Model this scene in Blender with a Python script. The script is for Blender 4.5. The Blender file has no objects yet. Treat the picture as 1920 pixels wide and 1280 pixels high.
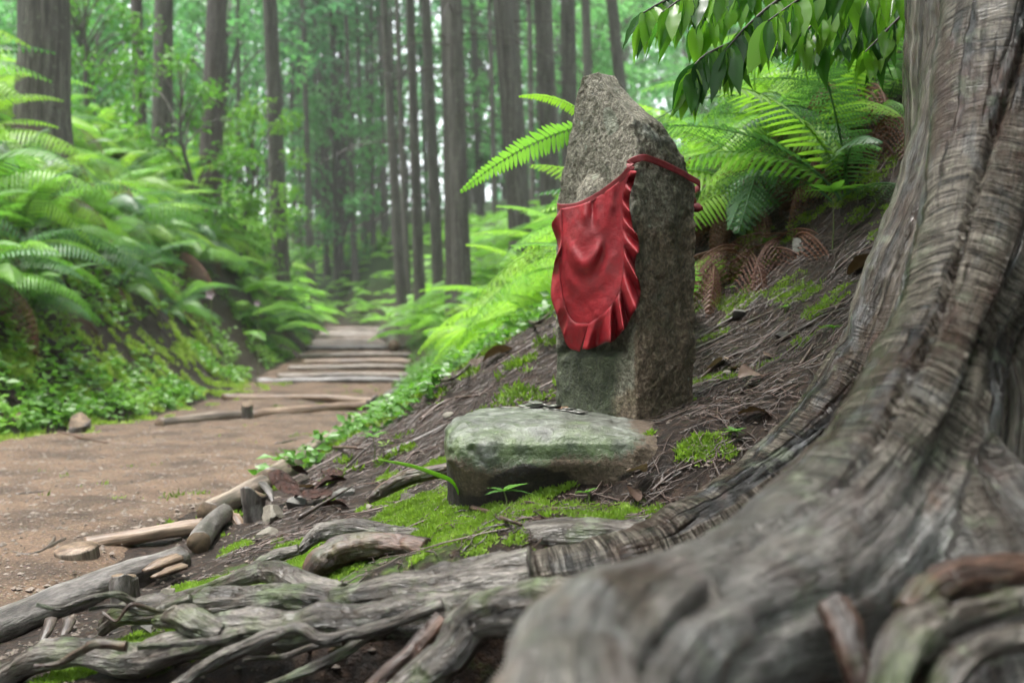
import bpy, math, random
import numpy as np
from mathutils import Vector, Matrix

S = bpy.context.scene
R = math.radians
C = S.collection
rng = np.random.default_rng(7)
random.seed(7)

# ------------------------------------------------------------------ camera
CZ = 0.45                     # camera height above the trodden path
F = 1867.0                    # focal length in pixels of a 1920 px wide frame
cam = bpy.data.cameras.new('camera')
cam.sensor_width = 36.0
cam.lens = 35.0
cam.clip_start = 0.05
cam.clip_end = 600
cam.dof.use_dof = True
cam.dof.focus_distance = 1.66
cam.dof.aperture_fstop = 4.5
camo = bpy.data.objects.new('camera', cam)
camo.location = (0, 0, CZ)
camo.rotation_euler = (R(90), 0, 0)
C.objects.link(camo)
S.camera = camo

# ------------------------------------------------------------------ sky and sun
SUN_EL, SUN_AZ = 77, 270      # a high, veiled sun over the path on the left
W = bpy.data.worlds.new('World')
S.world = W
W.use_nodes = True
nt = W.node_tree
bg = nt.nodes['Background']
sky = nt.nodes.new('ShaderNodeTexSky')
sky.sky_type = 'NISHITA'
sky.sun_disc = False
sky.sun_elevation = R(SUN_EL)
sky.sun_rotation = R(SUN_AZ)
sky.dust_density = 4.0
sky.ozone_density = 1.0
hs = nt.nodes.new('ShaderNodeHueSaturation')
hs.inputs['Saturation'].default_value = 0.22
nt.links.new(sky.outputs[0], hs.inputs['Color'])
nt.links.new(hs.outputs[0], bg.inputs['Color'])
bg.inputs['Strength'].default_value = 0.10
sun = bpy.data.lights.new('sun', 'SUN')
sun.energy = 1.5
sun.angle = R(24)
sun.color = (1.0, 0.97, 0.92)
suno = bpy.data.objects.new('sun', sun)
az = R(SUN_AZ)
dvec = Vector((math.sin(az) * math.cos(R(SUN_EL)), math.cos(az) * math.cos(R(SUN_EL)), math.sin(R(SUN_EL))))
suno.rotation_euler = dvec.to_track_quat('Z', 'Y').to_euler()
C.objects.link(suno)

S.view_settings.view_transform = 'Standard'
S.view_settings.look = 'None'
S.view_settings.exposure = 2.9
S.view_settings.gamma = 1.0
S.render.engine = 'CYCLES'
S.cycles.use_denoising = True
S.cycles.use_adaptive_sampling = True
S.cycles.adaptive_threshold = 0.022
S.cycles.max_bounces = 6
S.cycles.diffuse_bounces = 3
S.cycles.glossy_bounces = 2
S.cycles.transmission_bounces = 4
S.cycles.transparent_max_bounces = 4
S.cycles.sample_clamp_indirect = 8

# ------------------------------------------------------------------ numeric helpers
def _h(ix, iy, iz, seed):
    a = (ix.astype(np.int64) * 374761393 + iy.astype(np.int64) * 668265263 + iz.astype(np.int64) * 2147483647 + seed * 974634777) & 0xFFFFFFFF
    a = ((a ^ (a >> 13)) * 1274126177) & 0xFFFFFFFF
    a = (a ^ (a >> 16)) & 0xFFFFFFFF
    a = (a * 2246822519) & 0xFFFFFFFF
    a = a ^ (a >> 15)
    return (a & 0xFFFFFF) / float(0xFFFFFF) * 2 - 1

def vn(p, f=1.0, seed=0):
    p = np.asarray(p, float) * f
    i = np.floor(p).astype(np.int64)
    t = p - i
    t = t * t * t * (t * (t * 6 - 15) + 10)
    x, y, z = i[..., 0], i[..., 1], i[..., 2]
    tx, ty, tz = t[..., 0], t[..., 1], t[..., 2]
    def l(a, b, k): return a + (b - a) * k
    return l(l(l(_h(x, y, z, seed), _h(x + 1, y, z, seed), tx), l(_h(x, y + 1, z, seed), _h(x + 1, y + 1, z, seed), tx), ty),
             l(l(_h(x, y, z + 1, seed), _h(x + 1, y, z + 1, seed), tx), l(_h(x, y + 1, z + 1, seed), _h(x + 1, y + 1, z + 1, seed), tx), ty), tz)

def fbm(p, f=1.0, oct=4, seed=0, gain=0.5):
    o, a, s = 0.0, 1.0, 0.0
    for k in range(oct):
        o = o + a * vn(p, f * 2 ** k, seed + k * 17)
        s += a
        a *= gain
    return o / s

def ss(a, b, x):
    t = np.clip((np.asarray(x, float) - a) / (b - a), 0, 1)
    return t * t * (3 - 2 * t)

def P(px, py, d):
    """the world point that a pixel of the photograph shows at distance d"""
    return np.array(((px - 960) / F * d, d, CZ + (640 - py) / F * d))

def X(px, d):
    return (px - 960) / F * d

def catmull(pts, n):
    pts = np.asarray(pts, float)
    m = len(pts)
    if m < 3:
        t = np.linspace(0, 1, n)[:, None]
        return pts[0] + (pts[-1] - pts[0]) * t
    ext = np.vstack([2 * pts[0] - pts[1], pts, 2 * pts[-1] - pts[-2]])
    u = np.linspace(0, m - 1 - 1e-9, n)
    k = u.astype(int)
    t = (u - k)[:, None]
    p0, p1, p2, p3 = ext[k], ext[k + 1], ext[k + 2], ext[k + 3]
    return 0.5 * (2 * p1 + (p2 - p0) * t + (2 * p0 - 5 * p1 + 4 * p2 - p3) * t * t + (3 * p1 - p0 - 3 * p2 + p3) * t ** 3)

# ------------------------------------------------------------------ mesh helpers
def mesh(name, V, faces, mats=None, fib=None, smooth=True, mi=None, attrs=None):
    """faces: list of (n, k) index arrays"""
    me = bpy.data.meshes.new(name)
    V = np.asarray(V, np.float32)
    fl = [np.asarray(f, np.int32) for f in (faces if isinstance(faces, list) else [faces]) if len(f)]
    me.vertices.add(len(V))
    me.vertices.foreach_set('co', V.ravel())
    tot = np.concatenate([np.full(len(f), f.shape[1], np.int32) for f in fl])
    idx = np.concatenate([f.ravel() for f in fl])
    st = np.concatenate([[0], np.cumsum(tot)[:-1]]).astype(np.int32)
    me.loops.add(len(idx))
    me.loops.foreach_set('vertex_index', idx)
    me.polygons.add(len(tot))
    me.polygons.foreach_set('loop_start', st)
    me.polygons.foreach_set('loop_total', tot)
    if mi is not None:
        me.polygons.foreach_set('material_index', np.asarray(mi, np.int32))
    me.update(calc_edges=True)
    me.polygons.foreach_set('use_smooth', np.full(len(tot), bool(smooth)))
    if fib is not None:
        a = me.attributes.new('fib', 'FLOAT_VECTOR', 'POINT')
        a.data.foreach_set('vector', np.asarray(fib, np.float32).ravel())
    for k, v in (attrs or {}).items():
        a = me.attributes.new(k, 'FLOAT', 'POINT')
        a.data.foreach_set('value', np.asarray(v, np.float32))
    for m in (mats if isinstance(mats, (list, tuple)) else [mats]):
        if m is not None:
            me.materials.append(m)
    return me

def obj(name, me, parent=None, loc=None, rot=None, scale=None, label=None, cat=None, group=None, kind=None):
    o = bpy.data.objects.new(name, me)
    C.objects.link(o)
    if parent is not None: o.parent = parent
    if loc is not None: o.location = loc
    if rot is not None: o.rotation_euler = rot
    if scale is not None: o.scale = (scale,) * 3 if np.isscalar(scale) else scale
    if label: o['label'] = label
    if cat: o['category'] = cat
    if group: o['group'] = group
    if kind: o['kind'] = kind
    return o

def frame(pts):
    T = np.gradient(pts, axis=0)
    T /= np.linalg.norm(T, axis=1)[:, None] + 1e-12
    up = np.array((0, 0, 1.0)) if abs(T[0][2]) < 0.9 else np.array((1.0, 0, 0))
    Nn = np.zeros_like(T)
    n = up - T[0] * up.dot(T[0])
    n /= np.linalg.norm(n)
    for i in range(len(T)):
        n = n - T[i] * n.dot(T[i])
        n /= np.linalg.norm(n) + 1e-12
        Nn[i] = n
    return T, Nn, np.cross(T, Nn)

def tube(pts, rad, n=10, rows=None, amp=0.0, freq=8.0, seed=0, flat=1.0, cap=True, ridge=0.0):
    """a swept, uneven round; fib holds the grain coordinates (across, across, along)"""
    pts = np.asarray(pts, float)
    rad = np.asarray(rad if not np.isscalar(rad) else [rad] * len(pts), float)
    rows = rows or len(pts)
    u = np.linspace(0, len(pts) - 1, rows)
    c = catmull(pts, rows)
    r = np.interp(u, np.arange(len(pts)), rad)
    T, N_, B = frame(c)
    th = np.linspace(0, 2 * math.pi, n, endpoint=False)
    ct, st = np.cos(th)[None, :, None], np.sin(th)[None, :, None]
    dirs = N_[:, None, :] * ct * flat + B[:, None, :] * st
    l = np.concatenate([[0], np.cumsum(np.linalg.norm(np.diff(c, axis=0), axis=1))])
    fib = np.stack([np.broadcast_to(r[:, None] * np.cos(th)[None], (rows, n)), np.broadcast_to(r[:, None] * np.sin(th)[None], (rows, n)),
                    np.broadcast_to(l[:, None], (rows, n))], -1)
    rr = np.broadcast_to(r[:, None], (rows, n)).copy()
    if amp:
        q = c[:, None, :] + dirs * rr[..., None]
        rr = rr * (1 + amp * fbm(q, freq, 3, seed))
    if ridge:
        g = fib / (r.mean() + 1e-9) * np.array((1.6, 1.6, 0.16))
        rr = rr * (1 + ridge * fbm(g, 1.4, 3, seed + 5))
    V = (c[:, None, :] + dirs * rr[..., None]).reshape(-1, 3)
    i = np.arange(rows - 1)[:, None] * n
    j = np.arange(n)[None]
    jn = (j + 1) % n
    Q = np.stack([i + j, i + jn, i + n + jn, i + n + j], -1).reshape(-1, 4)
    fib = fib.reshape(-1, 3)
    faces = [Q]
    if cap:
        k = len(V)
        V = np.vstack([V, c[0], c[-1]])
        fib = np.vstack([fib, (0, 0, 0), (0, 0, l[-1])])
        j = np.arange(n)
        faces.append(np.stack([(j + 1) % n, j, np.full(n, k)], -1))
        b = (rows - 1) * n
        faces.append(np.stack([b + j, b + (j + 1) % n, np.full(n, k + 1)], -1))
    return V, faces, fib

def join(parts):
    Vs, Fs, Bs, o = [], {}, [], 0
    for V, faces, fib in parts:
        Vs.append(V)
        Bs.append(fib if fib is not None else np.zeros_like(V))
        for f in faces:
            f = np.asarray(f)
            Fs.setdefault(f.shape[1], []).append(f + o)
        o += len(V)
    return np.vstack(Vs), [np.vstack(v) for v in Fs.values()], np.vstack(Bs)

def kites(base, d, nrm, L, Wd, fold=0.25):
    """leaf faces: base point, direction, normal, length, width -> two folded triangles each"""
    side = np.cross(nrm, d)
    side /= np.linalg.norm(side, axis=1)[:, None] + 1e-9
    n2 = np.cross(d, side)
    L = np.broadcast_to(L, (len(base),))[:, None]
    Wd = np.broadcast_to(Wd, (len(base),))[:, None]
    m = base + d * L * 0.45
    V = np.stack([base, m + side * Wd * 0.5 + n2 * Wd * fold, base + d * L - n2 * L * 0.08, m - side * Wd * 0.5 + n2 * Wd * fold], 1).reshape(-1, 3)
    k = np.arange(len(base))[:, None] * 4
    T = np.concatenate([k + np.array([[0, 2, 1]]), k + np.array([[0, 3, 2]])], 1).reshape(-1, 3)
    return V, T

def unit(v):
    return v / (np.linalg.norm(v, axis=-1, keepdims=True) + 1e-12)

def rdir(n, r=None):
    return unit((r or rng).normal(size=(n, 3)))

# ------------------------------------------------------------------ materials
class NT:
    def __init__(s, name):
        s.m = bpy.data.materials.new(name)
        s.m.use_nodes = True
        s.t = s.m.node_tree
        s.b = s.t.nodes['Principled BSDF']
        s.out = s.t.nodes['Material Output']
    def n(s, typ, **kw):
        x = s.t.nodes.new(typ)
        for k, v in kw.items(): setattr(x, k, v)
        return x
    def l(s, a, b): s.t.links.new(a, b)
    def setv(s, node, k, v):
        if isinstance(v, bpy.types.NodeSocket): s.l(v, node.inputs[k])
        else: node.inputs[k].default_value = v
    def coord(s, kind='Object', scale=(1, 1, 1), attr=None, rot=(0, 0, 0)):
        if attr:
            a = s.n('ShaderNodeAttribute', attribute_name=attr)
            src = a.outputs['Vector']
        elif kind == 'Position':
            src = s.n('ShaderNodeNewGeometry').outputs['Position']
        else:
            src = s.n('ShaderNodeTexCoord').outputs[kind]
        mp = s.n('ShaderNodeMapping')
        mp.inputs['Scale'].default_value = scale
        mp.inputs['Rotation'].default_value = rot
        s.l(src, mp.inputs['Vector'])
        return mp.outputs[0]
    def noise(s, vec, scale=5, detail=4, rough=0.55, dist=0.0):
        x = s.n('ShaderNodeTexNoise')
        s.l(vec, x.inputs['Vector'])
        x.inputs['Scale'].default_value = scale
        x.inputs['Detail'].default_value = detail
        x.inputs['Roughness'].default_value = rough
        x.inputs['Distortion'].default_value = dist
        return x.outputs['Fac']
    def voro(s, vec, scale=5, feature='F1', out='Distance'):
        x = s.n('ShaderNodeTexVoronoi', feature=feature)
        s.l(vec, x.inputs['Vector'])
        x.inputs['Scale'].default_value = scale
        return x.outputs[out]
    def attr(s, name):
        return s.n('ShaderNodeAttribute', attribute_name=name).outputs['Fac']
    def ramp(s, fac, stops):
        x = s.n('ShaderNodeValToRGB')
        e = x.color_ramp.elements
        while len(e) < len(stops): e.new(0.5)
        for i, (p, c) in enumerate(stops):
            e[i].position = p
            e[i].color = (*c, 1) if not np.isscalar(c) else (c, c, c, 1)
        s.l(fac, x.inputs[0])
        return x.outputs[0]
    def mix(s, f, a, b, blend='MIX'):
        x = s.n('ShaderNodeMix', data_type='RGBA', blend_type=blend)
        for k, v in ((0, f), (6, a), (7, b)):
            if isinstance(v, bpy.types.NodeSocket): s.l(v, x.inputs[k])
            else: x.inputs[k].default_value = v if k == 0 else (*v, 1)
        return x.outputs[2]
    def math(s, op, a, b=0.0, clamp=False):
        x = s.n('ShaderNodeMath', operation=op, use_clamp=clamp)
        for k, v in ((0, a), (1, b)):
            if isinstance(v, bpy.types.NodeSocket): s.l(v, x.inputs[k])
            else: x.inputs[k].default_value = v
        return x.outputs[0]
    def bump(s, h, strength=0.5, dist=0.01, normal=None):
        x = s.n('ShaderNodeBump')
        x.inputs['Strength'].default_value = strength
        x.inputs['Distance'].default_value = dist
        s.l(h, x.inputs['Height'])
        if normal is not None: s.l(normal, x.inputs['Normal'])
        return x.outputs[0]
    def fin(s, col, rough=0.7, nrm=None, spec=0.5, coat=None):
        s.setv(s.b, 'Base Color', col if isinstance(col, bpy.types.NodeSocket) else (*col, 1))
        s.setv(s.b, 'Roughness', rough)
        s.b.inputs['Specular IOR Level'].default_value = spec
        if nrm is not None: s.l(nrm, s.b.inputs['Normal'])
        if coat:
            s.b.inputs['Coat Weight'].default_value = coat[0]
            s.b.inputs['Coat Roughness'].default_value = coat[1]
            if nrm is not None: s.l(nrm, s.b.inputs['Coat Normal'])
        return s.m

def leaf_mat(name, c1, c2, c3=None, trans=0.45, rough=0.45, tcol=1.35, var=1.0, nscale=3.0, pos='Position', spec=0.4, tb=0.62):
    """leaf: glossy skin over a body that lets light through; colour differs from leaf to leaf"""
    t = NT(name)
    oi = t.n('ShaderNodeObjectInfo')
    nz = t.noise(t.coord(pos), nscale, 2)
    f = t.math('ADD', t.math('MULTIPLY', oi.outputs['Random'], 0.55 * var), t.math('MULTIPLY', t.math('SUBTRACT', nz, 0.28), 1.0))
    stops = [(0.0, c1), (0.6, c2)] + ([(0.97, c3)] if c3 else [])
    col = t.ramp(f, stops)
    t.fin(col, rough, spec=spec)
    tr = t.n('ShaderNodeBsdfTranslucent')
    tc = t.mix(1.0, col, (tcol * 1.02, tcol * 1.12, tcol * tb), 'MULTIPLY')
    t.l(tc, tr.inputs['Color'])
    mx = t.n('ShaderNodeMixShader')
    mx.inputs[0].default_value = trans
    t.l(t.b.outputs[0], mx.inputs[1])
    t.l(tr.outputs[0], mx.inputs[2])
    t.l(mx.outputs[0], t.out.inputs['Surface'])
    return t.m

def m_ground():
    t = NT('forest_soil')
    p = t.coord('Position')
    moss, grn = t.attr('moss'), t.attr('green')
    n1 = t.noise(p, 9, 6, 0.65)
    n2 = t.noise(p, 70, 5, 0.7)
    n3 = t.noise(p, 1.3, 3)
    soil = t.ramp(n2, [(0.3, (0.0035, 0.0022, 0.0016)), (0.48, (0.013, 0.0078, 0.0052)), (0.62, (0.036, 0.023, 0.0155)), (0.76, (0.11, 0.085, 0.064))])
    red = t.ramp(n1, [(0.4, (1, 1, 1)), (0.75, (1.15, 0.88, 0.75))])
    soil = t.mix(1.0, soil, red, 'MULTIPLY')
    mo = t.ramp(n2, [(0.25, (0.02, 0.035, 0.006)), (0.55, (0.06, 0.11, 0.016)), (0.8, (0.16, 0.24, 0.05))])
    f = t.ramp(t.math('ADD', moss, t.math('MULTIPLY', t.math('SUBTRACT', n1, 0.5), 1.5)), [(0.42, 0.0), (0.62, 1.0)])
    col = t.mix(f, soil, mo)
    gc = t.ramp(n1, [(0.3, (0.012, 0.025, 0.006)), (0.7, (0.035, 0.07, 0.014))])
    col = t.mix(grn, col, gc)
    h = t.math('ADD', t.math('MULTIPLY', n2, 1.0), t.math('MULTIPLY', n1, 1.5))
    rough = t.ramp(n2, [(0.3, 0.45), (0.7, 0.85)])
    return t.fin(col, rough, t.bump(h, 1.0, 0.016), 0.22)

def m_path():
    t = NT('trodden_earth')
    p = t.coord('Position')
    n1 = t.noise(p, 4, 5, 0.6)
    n2 = t.noise(p, 120, 4, 0.7)
    v = t.voro(p, 110)
    vc = t.voro(p, 110, out='Color')
    base = t.ramp(n2, [(0.25, (0.02, 0.0118, 0.0072)), (0.5, (0.08, 0.049, 0.030)), (0.75, (0.175, 0.115, 0.074))])
    damp = t.ramp(n1, [(0.38, (0.4, 0.38, 0.37)), (0.56, (1, 1, 1))])
    col = t.mix(1.0, base, damp, 'MULTIPLY')
    grit = t.ramp(v, [(0.0, 1.0), (0.35, 0.0)])
    gcol = t.mix(0.4, (0.4, 0.33, 0.27), vc)
    gcol = t.mix(0.65, gcol, (0.3, 0.25, 0.21))
    col = t.mix(t.math('MULTIPLY', grit, 0.4), col, gcol)
    h = t.math('ADD', n2, t.math('MULTIPLY', grit, 0.8))
    return t.fin(col, 0.8, t.bump(h, 0.8, 0.006), 0.3)

def m_bark(name, dark, mid, light, streak=70, along=5, rough=0.75, bump=0.8, bd=0.006, moss=0.0, lichen=0.0, wet=0.3, ring=0.0, rs=90, blotch=None, worn=False):
    """bark: grain runs along the attribute fib; optional cross wrinkles, moss and lichen"""
    t = NT(name)
    g = t.coord(attr='fib', scale=(streak, streak, along))
    n1 = t.noise(g, 1.0, 5, 0.6, 0.4)
    big = t.noise(t.coord(attr='fib', scale=(9, 9, 3)), 1.0, 4)
    h = n1
    f = t.math('ADD', t.math('MULTIPLY', n1, 0.8), t.math('MULTIPLY', t.math('SUBTRACT', big, 0.4), 0.5))
    if ring:
        w = t.coord(attr='fib', scale=(15, 15, rs))
        r1 = t.noise(w, 1.0, 4, 0.65, 1.3)
        rm = t.attr('ring')
        wave = t.ramp(r1, [(0.34, 0.15), (0.48, 0.7), (0.66, 1.0)])
        crack = t.noise(t.coord(attr='fib', scale=(26, 26, 2.2)), 1.0, 3, 0.6, 0.6)
        crack = t.ramp(crack, [(0.38, 0.0), (0.47, 1.0)])
        wave = t.math('MULTIPLY', wave, crack)
        hr = t.math('MULTIPLY', wave, 1.0)
        x = t.n('ShaderNodeMix', data_type='FLOAT')
        t.l(rm, x.inputs[0]); t.l(h, x.inputs[2]); t.l(hr, x.inputs[3])
        h = x.outputs[0]
        y = t.n('ShaderNodeMix', data_type='FLOAT')
        fr = t.math('ADD', t.math('MULTIPLY', wave, 0.42), t.math('MULTIPLY', big, 0.38))
        t.l(rm, y.inputs[0]); t.l(f, y.inputs[2]); t.l(fr, y.inputs[3])
        f = y.outputs[0]
    col = t.ramp(f, [(0.27, dark), (0.42, mid), (0.60, light)])
    if blotch:
        bn = t.noise(t.coord(attr='fib', scale=(16, 16, 9)), 1.0, 4, 0.6, 0.5)
        col = t.mix(t.math('MULTIPLY', t.ramp(bn, [(0.5, 0.0), (0.62, 1.0)]), 0.75), col, blotch)
        bn2 = t.noise(t.coord(attr='fib', scale=(30, 30, 14), rot=(0.3, 0.2, 1.0)), 1.0, 4, 0.6, 0.5)
        col = t.mix(t.math('MULTIPLY', t.ramp(bn2, [(0.56, 0.0), (0.66, 1.0)]), 0.4), col, (0.2, 0.205, 0.215))
    if worn:      # the near root is rubbed smooth and silvery, with rusty blotches
        wn = t.noise(t.coord(attr='fib', scale=(14, 14, 9)), 1.0, 5, 0.6, 0.6)
        wc = t.ramp(wn, [(0.34, (0.06, 0.052, 0.048)), (0.46, (0.19, 0.185, 0.185)), (0.58, (0.29, 0.285, 0.285)), (0.68, (0.2, 0.115, 0.085))])
        col = t.mix(t.math('MULTIPLY', t.attr('worn'), 0.6), col, wc)
    if lichen:
        ln = t.noise(t.coord('Position'), 24, 5, 0.6)
        col = t.mix(t.math('MULTIPLY', t.ramp(ln, [(0.58, 0.0), (0.66, 1.0)]), lichen), col, (0.22, 0.25, 0.17))
    if moss:
        mn = t.noise(t.coord('Position'), 14, 5, 0.6)
        col = t.mix(t.math('MULTIPLY', t.ramp(mn, [(0.52, 0.0), (0.66, 1.0)]), moss), col, (0.06, 0.1, 0.018))
    fine = t.noise(t.coord(attr='fib', scale=(streak * 5, streak * 5, along * 9)), 1.0, 3, 0.65)
    col = t.mix(1.0, col, t.ramp(fine, [(0.3, 0.45), (0.62, 1.25)]), 'MULTIPLY')
    h = t.math('ADD', h, t.math('MULTIPLY', fine, 0.3))
    rg = t.ramp(big, [(0.35, max(0.2, rough - wet)), (0.65, rough)])
    return t.fin(col, rg, t.bump(h, bump, bd), 0.5)

def m_plain(name, c1, c2, scale=40, rough=0.7, bump=0.3, bd=0.003, spec=0.4):
    t = NT(name)
    n = t.noise(t.coord('Object'), scale, 5, 0.6)
    return t.fin(t.ramp(n, [(0.3, c1), (0.7, c2)]), rough, t.bump(n, bump, bd), spec)

def m_endgrain():
    t = NT('sawn_end_grain')
    g = t.coord(attr='fib')
    ln = t.n('ShaderNodeVectorMath', operation='LENGTH')
    sx = t.n('ShaderNodeSeparateXYZ'); t.l(g, sx.inputs[0])
    cx = t.n('ShaderNodeCombineXYZ'); t.l(sx.outputs[0], cx.inputs[0]); t.l(sx.outputs[1], cx.inputs[1])
    t.l(cx.outputs[0], ln.inputs[0])
    w = t.math('SINE', t.math('MULTIPLY', ln.outputs['Value'], 1900.0))
    n = t.noise(t.coord('Object'), 60, 4)
    f = t.math('ADD', t.math('MULTIPLY', w, 0.14), n)
    return t.fin(t.ramp(f, [(0.25, (0.03, 0.021, 0.015)), (0.7, (0.15, 0.105, 0.068))]), 0.75, t.bump(f, 0.3, 0.002), 0.3)

M = {}
M['ground'] = m_ground()
M['path'] = m_path()
M['cedar'] = m_bark('cedar_bark', (0.02, 0.017, 0.015), (0.068, 0.058, 0.05), (0.16, 0.145, 0.13), 38, 1.2, 0.9, 0.8, 0.02, lichen=0.4, wet=0.15)
M['cedar_red'] = m_bark('reddish_cedar_bark', (0.0243, 0.0177, 0.0164), (0.0639, 0.0491, 0.0448), (0.1382, 0.1184, 0.1118), 38, 1.2, 0.9, 0.8, 0.02, lichen=0.2, wet=0.15)
M['old'] = m_bark('old_wrinkled_bark', (0.004, 0.0026, 0.0017), (0.052, 0.036, 0.0245), (0.265, 0.228, 0.188), 80, 4, 0.44, 1.0, 0.018, lichen=0.35, wet=0.18, ring=1.0, rs=190, blotch=(0.075, 0.038, 0.026), worn=True)
M['root'] = m_bark('wet_root_bark', (0.005, 0.0035, 0.0025), (0.042, 0.031, 0.024), (0.2, 0.175, 0.155), 90, 11, 0.42, 1.0, 0.012, moss=0.6, lichen=0.5, wet=0.18)
M['root_red'] = m_bark('red_brown_root_bark', (0.008, 0.004, 0.003), (0.034, 0.016, 0.011), (0.105, 0.052, 0.034), 60, 8, 0.6, 1.0, 0.006, moss=0.3, lichen=0.15, wet=0.2)
M['log'] = m_bark('weathered_log', (0.02, 0.014, 0.010), (0.085, 0.062, 0.046), (0.2, 0.16, 0.125), 60, 3, 0.7, 0.9, 0.004, wet=0.3)
M['log_grey'] = m_bark('grey_cracked_log_bark', (0.0140, 0.0112, 0.0098), (0.0630, 0.0525, 0.0476), (0.1540, 0.1400, 0.1330), 34, 7, 0.6, 1.0, 0.006, wet=0.3)
M['log_pale'] = m_bark('pale_peeled_log', (0.03, 0.017, 0.011), (0.125, 0.078, 0.05), (0.24, 0.175, 0.125), 60, 3, 0.65, 0.8, 0.004, wet=0.25)
M['end'] = m_endgrain()
M['twig'] = m_bark('dark_twig_bark', (0.008, 0.005, 0.004), (0.03, 0.019, 0.014), (0.09, 0.064, 0.05), 300, 40, 0.6, 0.5, 0.001, wet=0.2)
M['rootlet'] = m_bark('reddish_rootlet', (0.014, 0.007, 0.005), (0.05, 0.026, 0.018), (0.13, 0.08, 0.058), 300, 40, 0.6, 0.5, 0.001, wet=0.2)
M['rock'] = m_plain('grey_rock', (0.04, 0.037, 0.033), (0.15, 0.143, 0.13), 26, 0.65, 0.5, 0.004)
M['rock_pale'] = m_plain('pale_rock', (0.06, 0.052, 0.04), (0.21, 0.185, 0.15), 26, 0.6, 0.5, 0.004)
M['dead'] = leaf_mat('dead_leaf', (0.03, 0.016, 0.011), (0.085, 0.05, 0.035), (0.19, 0.14, 0.11), trans=0.15, rough=0.5, tcol=1.0)
M['fern'] = leaf_mat('fern_green', (0.055, 0.15, 0.03), (0.13, 0.29, 0.05), (0.22, 0.4, 0.075), trans=0.5, rough=0.42)
M['fern_dark'] = leaf_mat('fern_dark_green', (0.03, 0.085, 0.03), (0.06, 0.15, 0.05), (0.11, 0.22, 0.075), trans=0.35, rough=0.36)
M['fern_lime'] = leaf_mat('fern_lime_green', (0.12, 0.25, 0.03), (0.2, 0.36, 0.045), (0.29, 0.45, 0.075), trans=0.5, rough=0.4)
M['fern_dead'] = leaf_mat('withered_fern', (0.045, 0.016, 0.009), (0.12, 0.046, 0.026), (0.2, 0.11, 0.08), trans=0.2, rough=0.55, tcol=1.0)
M['stem'] = m_plain('fern_stem', (0.07, 0.11, 0.03), (0.15, 0.17, 0.05), 30, 0.5)
M['leaf'] = leaf_mat('glossy_leaf', (0.012, 0.045, 0.012), (0.04, 0.12, 0.018), (0.14, 0.29, 0.03), trans=0.5, rough=0.22, tcol=2.2, var=2.0, nscale=5, spec=0.45)  # brightest lime tone painted on random leaves to look backlit
M['shrub'] = leaf_mat('shrub_leaf', (0.05, 0.15, 0.03), (0.12, 0.27, 0.045), (0.2, 0.38, 0.07), trans=0.45, rough=0.4, nscale=1.2)
M['cover'] = leaf_mat('ground_cover_leaf', (0.04, 0.11, 0.02), (0.1, 0.23, 0.035), (0.2, 0.33, 0.06), trans=0.4, rough=0.4, nscale=2.0)
M['moss'] = leaf_mat('moss_shoot', (0.06, 0.11, 0.016), (0.19, 0.3, 0.035), (0.42, 0.52, 0.16), trans=0.4, rough=0.6, nscale=22)
M['needle'] = leaf_mat('cedar_foliage', (0.04, 0.115, 0.055), (0.085, 0.225, 0.095), (0.145, 0.31, 0.13), trans=0.52, rough=0.55, nscale=0.35, tb=.95)
M['broad'] = leaf_mat('broadleaf_foliage', (0.05, 0.15, 0.06), (0.11, 0.28, 0.095), (0.19, 0.39, 0.13), trans=0.45, rough=0.45, nscale=0.6, tb=.9)
M['far'] = leaf_mat('far_foliage', (0.055, 0.155, 0.085), (0.12, 0.275, 0.14), (0.19, 0.37, 0.19), trans=0.5, rough=0.6, nscale=0.2, tb=1.0)
M['petal'] = m_plain('pink_petal', (0.3, 0.2, 0.25), (0.42, 0.34, 0.38), 20, 0.5, 0.1)

# ------------------------------------------------------------------ terrain
RE = ([-5, 1.6, 2.4, 5.6, 6.7, 10.7, 14.4, 28, 34, 40, 60, 130], [-.82, -.80, -.76, -.74, -.85, -1.17, -1.5, -3.7, -6, -10, -25, -80])
LE = ([-5, 4.4, 5.6, 8, 10.7, 14.4, 28, 34, 40, 60, 130], [-2.25, -2.27, -2.1, -2.3, -2.75, -2.98, -5.25, -8.2, -13, -30, -90])
PZ = ([-5, 6.5, 8, 10.7, 14.4, 28, 40, 60, 130], [0, 0, .03, .06, .30, .82, 1.2, 2.0, 6.0])
RN = ([0, .2, .5, .7, .9, 1.05, 1.3, 1.6, 2.0, 3, 6, 100], [0, .03, .105, .185, .265, .315, .43, .66, 1.06, 1.9, 3.4, 12])
RF = ([0, .3, .88, 1.45, 2.2, 3.3, 6, 20, 100], [0, .17, .52, .90, 1.58, 2.4, 3.5, 6.4, 14])
LF = ([0, .15, .5, .8, 1.2, 2.2, 3.5, 8, 100], [0, .08, .48, .88, 1.42, 2.45, 3.3, 5.0, 20])

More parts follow.
